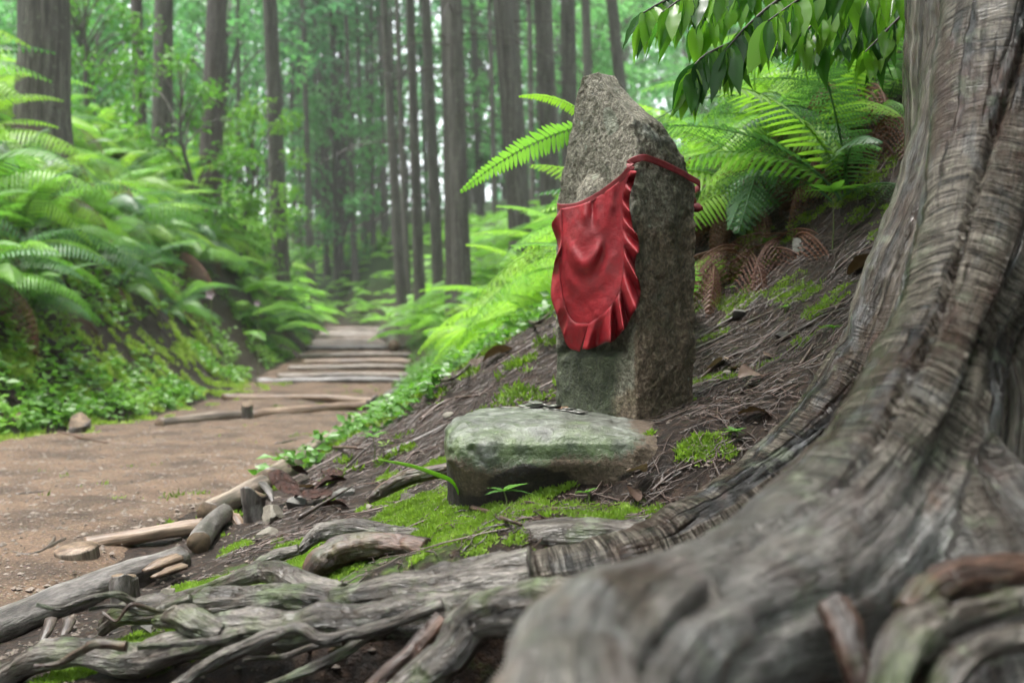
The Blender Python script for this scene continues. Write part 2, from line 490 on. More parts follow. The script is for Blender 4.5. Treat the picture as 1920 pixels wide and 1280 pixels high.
def Ht(x, y, rough=True):
    x = np.asarray(x, float); y = np.asarray(y, float)
    re, le, pz = np.interp(y, *RE), np.interp(y, *LE), np.interp(y, *PZ)
    oR, oL = x - re, le - x
    w = ss(1.9, 3.2, y)
    zr = np.interp(np.maximum(oR, 0), *RN) * (1 - w) + np.interp(np.maximum(oR, 0), *RF) * w
    zl = np.interp(np.maximum(oL, 0), *LF)
    z = pz + np.where(oR > 0, zr, 0) + np.where(oL > 0, zl, 0)
    # the eroded lip under the roots in front, and the hollow the camera looks out of
    p = np.stack([x, y, np.zeros_like(x)], -1)
    lip = 1.10 + 0.04 * vn(p, 7, 91)
    cut = (1 - ss(lip - 0.07, lip + 0.05, y)) * (1 - ss(-0.02, 0.16, x))
    z = z * (1 - 0.93 * cut)
    z = z - (0.14 * (1 - ss(1.15, 1.68, y)) + 0.03 * (1 - ss(0.65, 1.1, y))) * ss(-0.02, 0.2, x)
    z = z - 0.10 * np.exp(-((x + .05) / .19) ** 2 - ((y - 1.10) / .12) ** 2)
    z = z - 0.022 * np.exp(-((x - .03) / .14) ** 2 - ((y - 1.45) / .13) ** 2)
    z = z + 0.035 * np.exp(-((x - .25) / .08) ** 2 - ((y - 1.49) / .09) ** 2)
    if rough:
        off = np.maximum(np.maximum(oR, oL), 0)
        a = ss(0.0, 0.5, off)
        z = z + a * (0.014 * fbm(p, 9, 4, 3) + 0.035 * ss(1.5, 4, y) * fbm(p, 2.2, 3, 5) + 0.25 * ss(1.5, 6, off) * fbm(p, 0.5, 3, 8))
        z = z + (1 - a) * 0.008 * fbm(p, 12, 3, 13) + (1 - a) * 0.022 * fbm(p, 2.4, 2, 19)
    return z


def moss_mask(x, y):
    p = np.stack([x, y, np.zeros_like(x)], -1)
    re, le = np.interp(y, *RE), np.interp(y, *LE)
    oR, oL = x - re, le - x
    m = 0.16 * ss(.15, .4, oR) + 0.08 * ss(0.1, .4, oL)
    mound = np.exp(-((x + .19) / .17) ** 2 - ((y - 1.62) / .36) ** 2)
    mound = np.maximum(mound, np.exp(-((x + .30) / .16) ** 2 - ((y - 1.42) / .15) ** 2))
    mound = np.maximum(mound, .9 * np.exp(-((x - .03) / .14) ** 2 - ((y - 1.40) / .07) ** 2))
    mound = np.maximum(mound, np.exp(-((x + .37) / .12) ** 2 - ((y - 1.66) / .24) ** 2))
    mound = np.maximum(mound, 0.95 * np.exp(-((x + .38) / .16) ** 2 - ((y - 1.26) / .10) ** 2))
    side = 0.5 * np.exp(-((oR - .3) / .25) ** 2) * ss(2.6, 4, y) + 0.12 * ss(.9, 1.2, oR) * (1 - ss(1.4, 1.7, oR)) * (1 - ss(2.4, 3, y)) * ss(1.6, 1.9, y)
    lf = 0.26 * np.exp(-((oL - .3) / .3) ** 2)
    return np.clip(np.maximum(np.maximum(m + side, lf), mound * 1.25), 0, 1)

def axis(lo, hi, c0, c1, fine, grow):
    v = [c0]
    while v[-1] < c1: v.append(v[-1] + fine)
    s = fine
    while v[-1] < hi:
        s *= grow; v.append(v[-1] + min(s, 4))
    s = fine
    while v[0] > lo:
        s *= grow; v.insert(0, v[0] - min(s, 4))
    return np.array(v)

gx = axis(-95, 95, -1.0, 0.95, 0.0105, 1.045)
gy = axis(-60, 130, 0.95, 2.3, 0.011, 1.03)
GX, GY = np.meshgrid(gx, gy)
gxf, gyf = GX.ravel(), GY.ravel()
gz = Ht(gxf, gyf)
nx, ny = len(gx), len(gy)
ii = np.arange(ny - 1)[:, None] * nx + np.arange(nx - 1)[None]
gq = np.stack([ii, ii + 1, ii + nx + 1, ii + nx], -1).reshape(-1, 4)
GZ = gz.reshape(ny, nx)

def Hq(x, y):
    """height of the built ground sheet"""
    x = np.asarray(x, float); y = np.asarray(y, float)
    i = np.clip(np.searchsorted(gx, x) - 1, 0, nx - 2); j = np.clip(np.searchsorted(gy, y) - 1, 0, ny - 2)
    u = np.clip((x - gx[i]) / (gx[i + 1] - gx[i]), 0, 1); v = np.clip((y - gy[j]) / (gy[j + 1] - gy[j]), 0, 1)
    return (GZ[j, i] * (1 - u) + GZ[j, i + 1] * u) * (1 - v) + (GZ[j + 1, i] * (1 - u) + GZ[j + 1, i + 1] * u) * v

def hz(x, y): return float(Hq(x, y))
_oR, _oL = gxf - np.interp(gyf, *RE), np.interp(gyf, *LE) - gxf
green = np.clip(np.maximum(ss(.9, 1.6, _oL), ss(1.2, 2.2, _oR) * ss(3, 5, gyf)), 0, 1)
obj('ground', mesh('ground', np.stack([gxf, gyf, gz], -1), gq, M['ground'], attrs={'moss': moss_mask(gxf, gyf), 'green': green}), kind='structure')

# the trodden path: its own sheet, a little proud, its margins dipping under the soil
ys = np.concatenate([np.arange(0.9, 4, .02), np.arange(4, 12, .05), np.arange(12, 60, .2)])
us = np.linspace(0, 1, 60)
pv = []
for y in ys:
    a, b = np.interp(y, *LE), np.interp(y, *RE)
    w_ = 0.10
    xs_ = a - w_ + (b - a + 2 * w_) * us
    pv.append(np.stack([xs_, np.full(60, y), np.zeros(60)], -1))
pv = np.array(pv)
jx = 0.07 * fbm(pv * np.array((1, 1, 0)), 2.5, 3, 44)
edge = np.minimum(us, 1 - us)[None] * (pv[:, -1, 0] - pv[:, 0, 0])[:, None]
pv[..., 2] = Ht(pv[..., 0], pv[..., 1]) + 0.012 - 0.05 * (1 - ss(0.02, 0.16, edge + jx))
pq = (np.arange(len(ys) - 1)[:, None] * 60 + np.arange(59)[None])
pq = np.stack([pq, pq + 1, pq + 61, pq + 60], -1).reshape(-1, 4)
obj('path', mesh('path', pv.reshape(-1, 3), pq, M['path']), kind='structure')

# ------------------------------------------------------------------ fern fronds
def frond_mesh(name, mat, n=24, e0=60, e1=-35, wmax=0.2, kind='feather', seed=0, bend=0.05, m=9, droop=0.25, stalk=0.18, fill=0.44):
    """one frond a metre long, rising from the origin along +x and arching over"""
    r = np.random.default_rng(seed)
    rows = 30
    t = np.linspace(0, 1, rows)
    el = np.radians(e0 + (e1 - e0) * t ** 0.8)
    yaw = np.radians(bend * 200) * t ** 2
    d = np.stack([np.cos(el) * np.cos(yaw), np.cos(el) * np.sin(yaw), np.sin(el)], -1)
    c = np.concatenate([[np.zeros(3)], np.cumsum(d[:-1] / (rows - 1), axis=0)])
    rv, rf, _ = tube(c, np.linspace(0.007, 0.0015, rows), 4, rows, cap=False)
    bases, dirs, nrms, Ls, Ws = [], [], [], [], []
    for k in range(n):
        s = stalk + (1 - stalk) * (k + 0.5) / n
        p = np.array([np.interp(s, t, c[:, a]) for a in range(3)])
        T = unit(np.array([np.interp(s, t, d[:, a]) for a in range(3)]))
        u = (s - stalk) / (1 - stalk)
        ln = wmax * (min(1, 0.45 + u * 3.2)) * (1 - u ** 1.7) ** 0.85 + 0.012
        up = unit(np.cross(T, np.cross(np.array((0, 0, 1.0)), T)) + 1e-6)
        sd = unit(np.cross(up, T))
        for sg in (-1, 1):
            f = 0.28 + 0.2 * u + r.normal() * 0.04
            pd = unit(sd * sg + T * f - up * (droop + r.normal() * 0.05))
            if kind == 'feather':
                q = unit(np.cross(up, pd))
                lw = max(0.012, (1 - stalk) / n * fill)
                for a in range(m):
                    v = (a + 0.7) / m
                    b = p + pd * ln * v - up * droop * ln * 0.5 * v * v
                    pl = lw * (1 - v ** 2.2) ** 0.7 * 1.05 + 0.004
                    for s2 in (-1, 1):
                        bases.append(b); dirs.append(unit(q * s2 + pd * 0.45 - up * 0.15)); nrms.append(up); Ls.append(pl); Ws.append(ln / m * 0.92)
            else:
                bases.append(p); dirs.append(pd); nrms.append(up); Ls.append(ln); Ws.append((1 - stalk) / n * (1.0 if kind == 'simple' else .62 if kind == 'gapped' else 1.5))
    bases, dirs, nrms = np.array(bases), np.array(dirs), np.array(nrms)
    if kind in ('simple', 'gapped'):   # oblong scalloped leaflets of six rows
        L, Wd = np.array(Ls)[:, None], np.array(Ws)[:, None]
        side = unit(np.cross(nrms, dirs))
        Vs = []
        prof = [(0, .45), (.2, 1.0), (.45, .95), (.68, .8), (.87, .5), (1.0, .05)]
        for v, wv in prof:
            cc = bases + dirs * L * v - nrms * (droop * 0.6 * L * v * v)
            Vs += [cc + side * Wd * wv * .46 - nrms * Wd * .12, cc + nrms * 0, cc - side * Wd * wv * .46 - nrms * Wd * .12]
        Vv = np.stack(Vs, 1)
        kk = np.arange(len(bases))[:, None] * 18
        q = []
        for a in range(5):
            o = a * 3
            q += [kk + np.array([[o, o + 3, o + 4, o + 1]]), kk + np.array([[o + 1, o + 4, o + 5, o + 2]])]
        parts = [(Vv.reshape(-1, 3), [np.vstack(q)], None)]
    else:
        kv, kt = kites(bases, dirs, nrms, np.array(Ls), np.array(Ws), 0.12)
        parts = [(kv, [kt], None)]
    V, Fc, _ = join([(rv, rf, None)] + parts)
    return mesh(name, V, Fc, mat)

FR = {}
for key, mat in (('g', 'fern'), ('d', 'fern_dark'), ('l', 'fern_lime')):
    FR[key] = [frond_mesh('frond', M[mat], 21, e0, e1, w_, 'feather', 10 + i, b, 9, dr) for i, (e0, e1, w_, b, dr) in enumerate(
        [(62, -40, .175, .04, .3), (45, -55, .16, -.06, .45), (70, -10, .15, .08, .25), (30, -70, .18, -.03, .5)])]
FR['dead'] = [frond_mesh('withered_frond', M['fern_dead'], 20, 20, -85, .17, 'feather', 31, .05, 7, .9), frond_mesh('withered_frond', M['fern_dead'], 20, 50, -95, .15, 'feather', 32, -.06, 7, 1.1)]
FR['s'] = [frond_mesh('frond', M['fern'], 30, 25, -30, .13, 'simple', 41, .02, droop=.12, stalk=.1), frond_mesh('frond', M['fern_lime'], 30, 40, -45, .14, 'simple', 42, -.04, droop=.2, stalk=.12)]
for key, mat in (('p', 'fern'), ('pl', 'fern_lime'), ('pd', 'fern_dark')):
    FR[key] = [frond_mesh('frond', M[mat], n_, e0, e1, w_, 'gapped', 60 + i, b, droop=dr, stalk=.16) for i, (n_, e0, e1, w_, b, dr) in enumerate(
        [(24, 58, -35, .15, .05, .35), (26, 42, -55, .165, -.06, .5), (22, 66, -15, .14, .08, .3), (26, 30, -60, .17, -.03, .6)])]
FARF = [frond_mesh('frond', None, 16, e0, -40, .21, 'plain', 50 + i) for i, e0 in enumerate((65, 45))]

def fern(x, y, size, keys, n, az0, spread, label, group=None, z=None, tilt=0.0, r=None):
    r = r or random
    zz = (hz(x, y) if z is None else z) - 0.01
    o = obj('fern', None, loc=(x, y, zz), label=label, cat='fern', group=group)
    o.empty_display_size = 0.05
    for k in range(n):
        key = 'dead' if r.random() < .045 else r.choice(keys)
        a = az0 + spread * ((k + 0.5) / n - 0.5) * 2 + r.uniform(-.25, .25)
        s = size * r.uniform(.72, 1.12)
        obj('frond', r.choice(FR[key]), o, (r.uniform(-.03, .03), r.uniform(-.03, .03), 0), (r.uniform(-.2, .2), tilt + r.uniform(-.22, .22), a), (s, s * r.uniform(.85, 1.15), s))
    return o

# ------------------------------------------------------------------ forest trees
def cedar_trunk(seed, H=22.0, mat='cedar'):
    r = np.random.default_rng(seed)
    z = np.concatenate([[-.6, -.1, .1, .3, .6, 1.0], np.linspace(1.6, H, 26)])
    wob = np.cumsum(r.normal(0, .03, (len(z), 2)), axis=0) * 0.35
    wob -= wob[2]
    pts = np.column_stack([wob, z])
    rad = 0.5 * (1 - 0.82 * np.clip(z / H, 0, 1)) * (1 + 0.35 * np.exp(-np.maximum(z, 0) / .35))
    V, Fc, fib = tube(pts, rad, 22, 70, amp=.05, freq=1.5, seed=seed, ridge=.07)
    return mesh('trunk', V, Fc, M[mat], fib)     # unit diameter at the base: scale x and y by the real one

def cedar_crown(seed, H=22.0, lo=.4, nb=64, nc=13):
    r = np.random.default_rng(seed)
    b, d, nr, L, Wd = [], [], [], [], []
    tw = []
    for k in range(nb):
        h = H * (lo + (1 - lo) * (k / nb) ** 0.9) + r.normal() * .2
        a = k * 2.4 + r.normal() * .3
        ln = (2.7 * (1 - (h / H - lo) / (1 - lo)) ** .8 + .5) * r.uniform(.7, 1.15)
        o = np.array((math.cos(a), math.sin(a), 0))
        p0 = np.array((0, 0, h))
        dr = r.uniform(.15, .5)
        pts = [p0 + o * ln * s + np.array((0, 0, ln * (.15 * s - dr * s * s))) for s in (0, .35, .7, 1)]
        tw.append(tube(pts, [.035, .025, .015, .006], 4, 6, cap=False))
        for j in range(nc):
            s = r.uniform(.22, 1.05)
            q = p0 + o * ln * s + np.array((0, 0, ln * (.15 * s - dr * s * s))) + r.normal(0, .16, 3)
            m = 6
            dd = unit(o * .7 + r.normal(0, .6, (m, 3)) + np.array((0, 0, -.45)))
            b.append(q + r.normal(0, .1, (m, 3))); d.append(dd); nr.append(unit(r.normal(0, 1, (m, 3)) + np.array((0, 0, .8))))
            L.append(r.uniform(.22, .45, m)); Wd.append(r.uniform(.07, .14, m))
    V, T = kites(np.vstack(b), np.vstack(d), np.vstack(nr), np.concatenate(L), np.concatenate(Wd))
    tv, tf, tb = join(tw)
    n_t = sum(len(f) for f in tf)
    Va, Fa, Fi = join([(V, [T], None), (tv, tf, tb)])
    mi = np.concatenate([np.full(len(f), 0 if f.shape[1] == 3 else 1) for f in Fa])
    return mesh('crown', Va, Fa, [M['needle'], M['twig']], Fi, mi=mi)

def dead_branches(seed, H=22.0):
    r = np.random.default_rng(seed)
    tw = []
    for k in range(26):
        h = r.uniform(2.5, H * .45)
        a = r.uniform(0, 6.28)
        ln = r.uniform(.5, 1.9)
        o = np.array((math.cos(a), math.sin(a), 0))
        pts = [np.array((0, 0, h)) + o * ln * s + np.array((0, 0, -.35 * ln * s * s + r.normal() * .03)) for s in (0, .4, .75, 1)]
        tw.append(tube(pts, [.011, .008, .005, .002], 4, 7, cap=False))
    V, Fc, fb = join(tw)
    return mesh('branch_whorls', V, Fc, M['twig'], fb)

TR = [cedar_trunk(100 + i) for i in range(4)]
TRR = cedar_trunk(110, mat='cedar_red')
CR = [cedar_crown(120 + i, lo=l, nb=40, nc=7) for i, l in enumerate((.46, .42, .5))]
CRL = [cedar_crown(130 + i, lo=l, nb=26, nc=6) for i, l in enumerate((.40, .33, .46))]
DB = [dead_branches(140 + i) for i in range(2)]

def cedar(pxb, pxt, ytop, ybase, d, dia, label, group=None, tr=None, crown=None, name='cedar_tree', twigs=True, hs_=1.0):
    """trunk seen from pixel (pxt, ytop) down to (pxb, ybase), d metres away"""
    x = X(pxb, d)
    slope = (pxt - pxb) / (ybase - ytop)
    zb = CZ + (640 - ybase) / F * d
    z0 = hz(x, d)
    x -= slope * (z0 - zb) * -1.0 if False else 0.0
    x = x + slope * (z0 - zb)
    z0 = hz(x, d)
    o = obj(name, None, loc=(x, d, z0), rot=(random.uniform(-.012, .012), math.atan(slope), 0), label=label, cat='tree', group=group)
    a = random.uniform(0, 6.28)
    obj('trunk', tr or random.choice(TR), o, rot=(0, 0, a), scale=(dia, dia, hs_))
    obj('crown', crown or random.choice(CR), o, rot=(0, 0, random.uniform(0, 6.28)), scale=(1, 1, hs_))
    if twigs: obj('bare_branches', random.choice(DB), o, rot=(0, 0, random.uniform(0, 6.28)), kind='stuff')
    return o

cedar(78, 78, 0, 260, 7.9, .40, 'broadest dark cedar trunk rising from the ferns at far left', twigs=False)
cedar(262, 255, 0, 195, 15.5, .2, 'slender reddish trunk left of the dark straight trunk on the left bank', tr=TRR, twigs=False)
cedar(305, 306, 0, 270, 14.7, .30, 'dark straight cedar trunk between the slender reddish and the lichen-streaked trunks', twigs=False)
cedar(393, 407, 0, 400, 14.2, .33, 'cedar trunk with pale lichen streaks behind light green shrub leaves', tr=TRR, twigs=False)
cedar(528, 509, 0, 505, 17.0, .30, 'straight grey cedar trunk standing alone beside the path on its left', twigs=False)
cedar(446, 444, 0, 205, 30, .17, 'thin dark distant trunk between the lichen-streaked and the lone grey trunks')
cedar(748, 720, 0, 489, 22, .24, 'leftmost dark trunk of the tall cluster right of the path')
cedar(762, 743, 0, 485, 26, .18, 'thin trunk close behind the leftmost trunk of the tall cluster')
cedar(786, 768, 0, 525, 20, .23, 'third trunk from the left in the tall cluster right of the path')
cedar(822, 796, 0, 552, 18.7, .23, 'fourth trunk from the left in the tall cluster right of the path')
cedar(852, 838, 0, 560, 13.9, .24, 'lighter trunk overlapped by the thickest trunk of the tall cluster')
cedar(867, 851, 0, 567, 13.0, .25, 'thickest trunk of the tall cluster, standing nearest to the path on its right')
cedar(974, 941, 0, 440, 14.0, .32, 'stout leaning cedar trunk just left of the stone marker')
cedar(982, 962, 0, 300, 28, .2, 'thin dark trunk close behind the stout leaning cedar')
cedar(1000, 992, 0, 400, 33, .22, 'narrow trunk between the stout leaning cedar and the one behind the stone')
cedar(1030, 1017, 0, 370, 15, .31, 'stout cedar trunk rising close to the left edge of the stone marker')
cedar(1067, 1064, 0, 220, 17, .29, 'cedar trunk rising right behind the point of the stone marker')
cedar(1103, 1098, 0, 140, 24, .26, 'half hidden grey trunk right above the stone marker')
cedar(1152, 1146, 0, 60, 20, .26, 'short visible piece of trunk above the fern tips right of the stone')
for i, (px, w_, d) in enumerate([(580, 12, 36), (594, 8, 44), (608, 11, 40), (627, 10, 38), (640, 9, 45), (661, 12, 37), (678, 9, 42), (697, 10, 39), (717, 10, 41), (735, 8, 48), (898, 9, 44), (927, 11, 38), (560, 9, 47), (548, 8, 50), (906, 7, 55), (470, 8, 42), (655, 6, 58), (618, 6, 60), (706, 6, 57), (800, 8, 46), (880, 8, 50), (1010, 8, 48), (430, 7, 52), (572, 6, 62), (690, 6, 64), (950, 7, 56)] + [(float(px_), random.uniform(6, 9), random.uniform(34, 62)) for px_ in list(np.linspace(425, 735, 26) + rng.normal(0, 6, 26)) + list(np.linspace(885, 1060, 10) + rng.normal(0, 5, 10)) + list(np.linspace(130, 380, 10) + rng.normal(0, 8, 10))]):
    cedar(px + 3, px - 9 + random.uniform(-8, 8), 0, 460, d, w_ * d / F * 1.05, 'slender distant cedar trunk ' + (w2 := 'left of the lone grey trunk' if px < 500 else 'just right of the lone grey trunk' if px < 600 else 'in the grove straight above the path' if px < 690 else 'in the grove just left of the tall cluster' if px < 760 else 'right of the tall cluster'), 'distant cedars ' + w2, crown=CRL[i % 3], twigs=True)
for i, (x, y) in enumerate([(-30, 52), (-22, 44), (-15, 40), (14, 46), (20, 38), (9, 36), (28, 50), (-26, 34), (16, 28), (-19, 60), (0, 68), (8, 60), (-9, 70), (-3, 76), (22, 64)]):
    cedar(960 + x / y * F, 960 + x / y * F - 5, 0, 460, y, .3, 'tall faint cedar at the back of the forest, ' + ('left' if x / y < -.2 else 'middle' if x / y < .1 else 'right'), 'cedars at the back of the forest', crown=CRL[i % 3], twigs=False)

def leaf_cloud(seed, blobs, per, L, Wd, r0=.5):
    r = np.random.default_rng(seed)
    b, d, nr = [], [], []
    for (c, rad) in blobs:
        n = per
        p = unit(r.normal(size=(n, 3))) * (rad * r.uniform(r0, 1, (n, 1)))
        p[:, 2] *= .7
        b.append(np.array(c) + p)
        d.append(unit(p * .6 + r.normal(0, rad * .5, (n, 3)) + np.array((0, 0, -.25 * rad))))
        nr.append(unit(r.normal(0, .5, (n, 3)) + np.array((0, 0, 1))))
    b, d, nr = np.vstack(b), np.vstack(d), np.vstack(nr)
    s = r.uniform(.6, 1.2, len(b))
    return kites(b, d, nr, L * s, Wd * s)

def broadleaf(seed, H, spread, nb, per, L, mat, lo=.25):
    r = np.random.default_rng(seed)
    blobs, tw = [], []
    trunk = [np.array((0, 0, -.3)), np.array((r.normal() * .05, r.normal() * .05, H * .3)), np.array((r.normal() * .1 * spread, r.normal() * .1 * spread, H * .6)), np.array((r.normal() * .15 * spread, r.normal() * .15 * spread, H * .95))]
    tw.append(tube(trunk, [H * .016, H * .013, H * .009, H * .003], 7, 14))
    for k in range(nb):
        h = r.uniform(lo, 1)
        a = r.uniform(0, 6.28)
        rad = spread * math.sqrt(max(.05, 1 - ((h - .6) / .55) ** 2)) * r.uniform(.3, 1)
        c = np.array((math.cos(a) * rad, math.sin(a) * rad, H * h))
        blobs.append((c, spread * r.uniform(.16, .34)))
        s = catmull(trunk, 20)[int(np.clip((h - .15), 0, .95) * 19)]
        tw.append(tube([s, (s + c) / 2 + np.array((0, 0, .06 * H)), c], [H * .005, H * .004, H * .0015], 4, 6, cap=False))
    V, T = leaf_cloud(seed, blobs, per, L, L * .5)
    crown = mesh('crown', V, T, M[mat])
    tv, tf, tb = join(tw)
    return crown, mesh('trunk', tv, tf, M['cedar'], tb)

BT = [broadleaf(200 + i, 9, 3.2, 46, 70, .3, 'broad', lo=.12) for i in range(3)]
BS = [broadleaf(210 + i, 2.2, .8, 34, 60, .085, 'shrub', lo=.08) for i in range(3)]

def put_tree(pair, x, y, s, label, name, cat, group=None, z=None):
    o = obj(name, None, loc=(x, y, hz(x, y) if z is None else z), rot=(0, 0, random.uniform(0, 6.28)), scale=s, label=label, cat=cat, group=group)
    obj('trunk', pair[1], o)
    obj('crown', pair[0], o)
    return o

mids = [(-11, 24, .8), (-8.5, 20, .62), (-14, 29, 1), (-9, 31, .9), (-18, 36, 1.2), (-13, 40, 1.1), (-24, 42, 1.3), (-5, 46, 1.0), (0, 44, 1.1), (4, 40, 1.0), (8, 44, 1.2), (-9, 52, 1.2), (-2, 56, 1.3), (6, 58, 1.3), (12, 52, 1.3), (-18, 56, 1.4), (-30, 60, 1.6), (16, 62, 1.5), (6.5, 30, .8), (10, 26, .9), (14, 34, 1.1), (-6.5, 38, .8), (-26, 52, 1.5), (2.5, 34, .75), (24, 56, 1.5), (-12, 64, 1.5), (4, 68, 1.6)]
for i, (x, y, s) in enumerate(mids):
    px = 960 + x / y * F
    w2 = 'left of the lone grey trunk' if px < 500 else 'between the lone grey trunk and the tall cluster' if px < 735 else 'behind the tall trunk cluster' if px < 900 else 'behind the trunks next to the marker' if px < 1150 else 'above the right bank'
    put_tree(BT[i % 3], x, y, s, 'light green background tree ' + w2 + (', farther back' if y > 45 else ', nearer'), 'broadleaf_tree', 'tree', 'background trees ' + w2)
for x, y, s, lab in [(-4.1, 12.6, 1.1, 'light green leafy shrub in front of the lichen-streaked trunk'), (-4.0, 15.0, 1.15, 'light green shrub between the lichen-streaked and the lone grey trunk'), (-5.6, 13.2, 1.0, 'light green shrub behind the ferns below the dark straight trunk'), (-4.3, 18.5, .95, 'pale shrub behind the foot of the lone grey trunk')]:
    put_tree(BS[int(y) % 3], x, y, s, lab, 'broadleaf_shrub', 'shrub')

# the far wooded slope that closes the view: one mass
n = 62000
q = np.column_stack([rng.uniform(-95, 95, n), rng.uniform(80, 118, n), rng.uniform(0, 1, n) ** .8 * 44])
cl = fbm(q, .12, 3, 77)
q = q[cl > -.22]
q[:, 2] += Hq(q[:, 0], q[:, 1])
V, T = kites(q, unit(rng.normal(size=q.shape) + np.array((0, 0, -.4))), rdir(len(q)), rng.uniform(.7, 1.5, len(q)), rng.uniform(.4, .8, len(q)))
obj('distant_woodland', mesh('distant_woodland', V, T, M['far']), label='hazy mass of distant green foliage behind all trunks', cat='woodland', kind='stuff')

# ------------------------------------------------------------------ ferns
k = 0
r_ = random.Random(11)
while k < 185:
    y = 4.6 + 19 * r_.random() ** 1.5
    o_ = r_.uniform(.62, 3.6) if y < 12 else r_.uniform(.35, 3.2)
    x = np.interp(y, *LE) - o_
    px = 960 + x / y * F
    if px < -260: continue
    keys = ['p', 'p', 'pl', 'pl', 'pd'] if o_ > 1.1 else ['p', 'pd', 'pd', 'g']
    sz = r_.uniform(.5, .8) if o_ < 1.1 else r_.uniform(.75, 1.15)
    where = 'below the broadest trunk at far left' if px < 170 else 'below the dark straight trunk' if px < 345 else 'round the lichen-streaked trunk' if px < 460 else 'by the lone grey trunk'
    high = 'low' if o_ < 1.1 else 'halfway up' if o_ < 2.2 else 'high'
    lab = f'green fern {high} on the left bank, {where}'
    fern(x, y, sz, keys, r_.randint(6, 9), -.35, 1.9, lab, 'ferns massed on the left bank: ' + high + ', ' + where, tilt=-.08, r=r_)
    k += 1
k = 0
while k < 85:
    y = 3.6 + 16 * r_.random() ** 1.3
    o_ = r_.uniform(.75, 3.4)
    x = np.interp(y, *RE) + o_
    px = 960 + x / y * F
    if px > 1330 or (px > 1080 and y < 5): continue
    if y < 6 and o_ < 1.2: continue
    fern(x, y, r_.uniform(.42, .72), ['p', 'pl', 'pl', 'g'], r_.randint(6, 8), 3.3, 2.2, 'bright fern right of the path, ' + (w2 := 'at the foot of the tall trunk cluster' if px < 890 else 'below the stout leaning cedar' if px < 1010 else 'behind the stone marker'), 'ferns right of the path ' + w2, r=r_)
    k += 1

# farther ferns run together into one green cover
acc, off = [], 0
r2 = np.random.default_rng(5)
fv = []
for me in FARF:
    co = np.zeros(len(me.vertices) * 3, np.float32); me.vertices.foreach_get('co', co)
    fv.append((co.reshape(-1, 3), np.array([list(p.vertices) for p in me.polygons if len(p.vertices) == 3])))
cnt = 0
while cnt < 2600:
    y = 12 + 34 * r2.random()
    side_ = r2.random() < .62
    o_ = r2.uniform(.25, 9 if y > 20 else 5)
    x = np.interp(y, *RE) + o_ if side_ else np.interp(y, *LE) - o_
    if abs(x / y) > .62: continue
    co, tri = fv[cnt % 2]
    a, s = r2.uniform(0, 6.28), r2.uniform(.6, 1.2)
    ca, sa = math.cos(a) * s, math.sin(a) * s
    acc.append((np.column_stack([co[:, 0] * ca - co[:, 1] * sa + x, co[:, 0] * sa + co[:, 1] * ca + y, co[:, 2] * s + hz(x, y)]), [tri], None))
    cnt += 1
V, Fc, _ = join(acc)
obj('fern_undergrowth', mesh('fern_undergrowth', V, Fc, M['fern']), label='blurred carpet of ferns under the farther trees', cat='fern cover', kind='stuff')

# ------------------------------------------------------------------ the stone marker
def m_stone():
    t = NT('weathered_carved_stone')
    p = t.coord('Object')
    n1 = t.noise(p, 22, 6, 0.65)
    n2 = t.noise(p, 160, 5, 0.7)
    n3 = t.noise(p, 7, 4, 0.55)
    col = t.ramp(n2, [(0.3, (0.034, 0.029, 0.02)), (0.5, (0.21, 0.185, 0.137)), (0.7, (0.5, 0.465, 0.385))])
    brown = t.ramp(n2, [(0.3, (0.03, 0.02, 0.012)), (0.5, (0.21, 0.15, 0.102)), (0.7, (0.48, 0.37, 0.275))])
    dirt = t.attr('dirt')
    fd = t.ramp(t.math('ADD', dirt, t.math('MULTIPLY', t.math('SUBTRACT', n1, 0.5), 1.3)), [(0.35, 0.0), (0.65, 1.0)])
    col = t.mix(fd, col, brown)
    pale = t.attr('pale')
    fp = t.ramp(t.math('ADD', pale, t.math('MULTIPLY', t.math('SUBTRACT', n1, 0.5), 1.2)), [(0.42, 0.0), (0.72, 1.0)])
    col = t.mix(t.math('MULTIPLY', fp, 0.8), col, t.ramp(n2, [(0.3, (0.1, 0.112, 0.1)), (0.7, (0.4, 0.43, 0.39))]))
    alg = t.attr('algae')
    fa = t.ramp(t.math('ADD', alg, t.math('MULTIPLY', t.math('SUBTRACT', n3, 0.5), 1.6)), [(0.45, 0.0), (0.75, 1.0)])
    col = t.mix(t.math('MULTIPLY', fa, 0.85), col, t.ramp(n2, [(0.3, (0.012, 0.02, 0.007)), (0.7, (0.06, 0.085, 0.03))]))
    lich = t.attr('lichen')
    fl = t.ramp(t.math('ADD', lich, t.math('MULTIPLY', t.math('SUBTRACT', n1, 0.5), 0.9)), [(0.5, 0.0), (0.56, 1.0)])
    col = t.mix(t.math('MULTIPLY', fl, 0.5), col, (0.26, 0.29, 0.22))
    streak = t.noise(t.coord('Object', (1, 1, .35)), 16, 5, .65)
    col = t.mix(1.0, col, t.ramp(streak, [(.36, (.36, .38, .30)), (.56, (1, 1, 1))]), 'MULTIPLY')
    spots = t.voro(p, 38)
    fs = t.math('MULTIPLY', t.ramp(spots, [(0.10, 1.0), (0.16, 0.0)]), t.ramp(n3, [(0.5, 0.0), (0.6, 1.0)]))
    col = t.mix(t.math('MULTIPLY', fs, 0.6), col, (0.34, 0.38, 0.31))
    h = t.math('ADD', n2, t.math('MULTIPLY', n1, 1.2))
    return t.fin(col, t.ramp(n2, [(0.3, 0.42), (0.7, 0.8)]), t.bump(h, 1.0, 0.009), 0.45)

M['stone'] = m_stone()
MK = (0.147, 1.757, 0.3285)            # foot of the marker, turned 50 degrees to face the path
MA = R(-50)
EX, EY = np.array((math.cos(MA), math.sin(MA))), np.array((-math.sin(MA), math.cos(MA)))

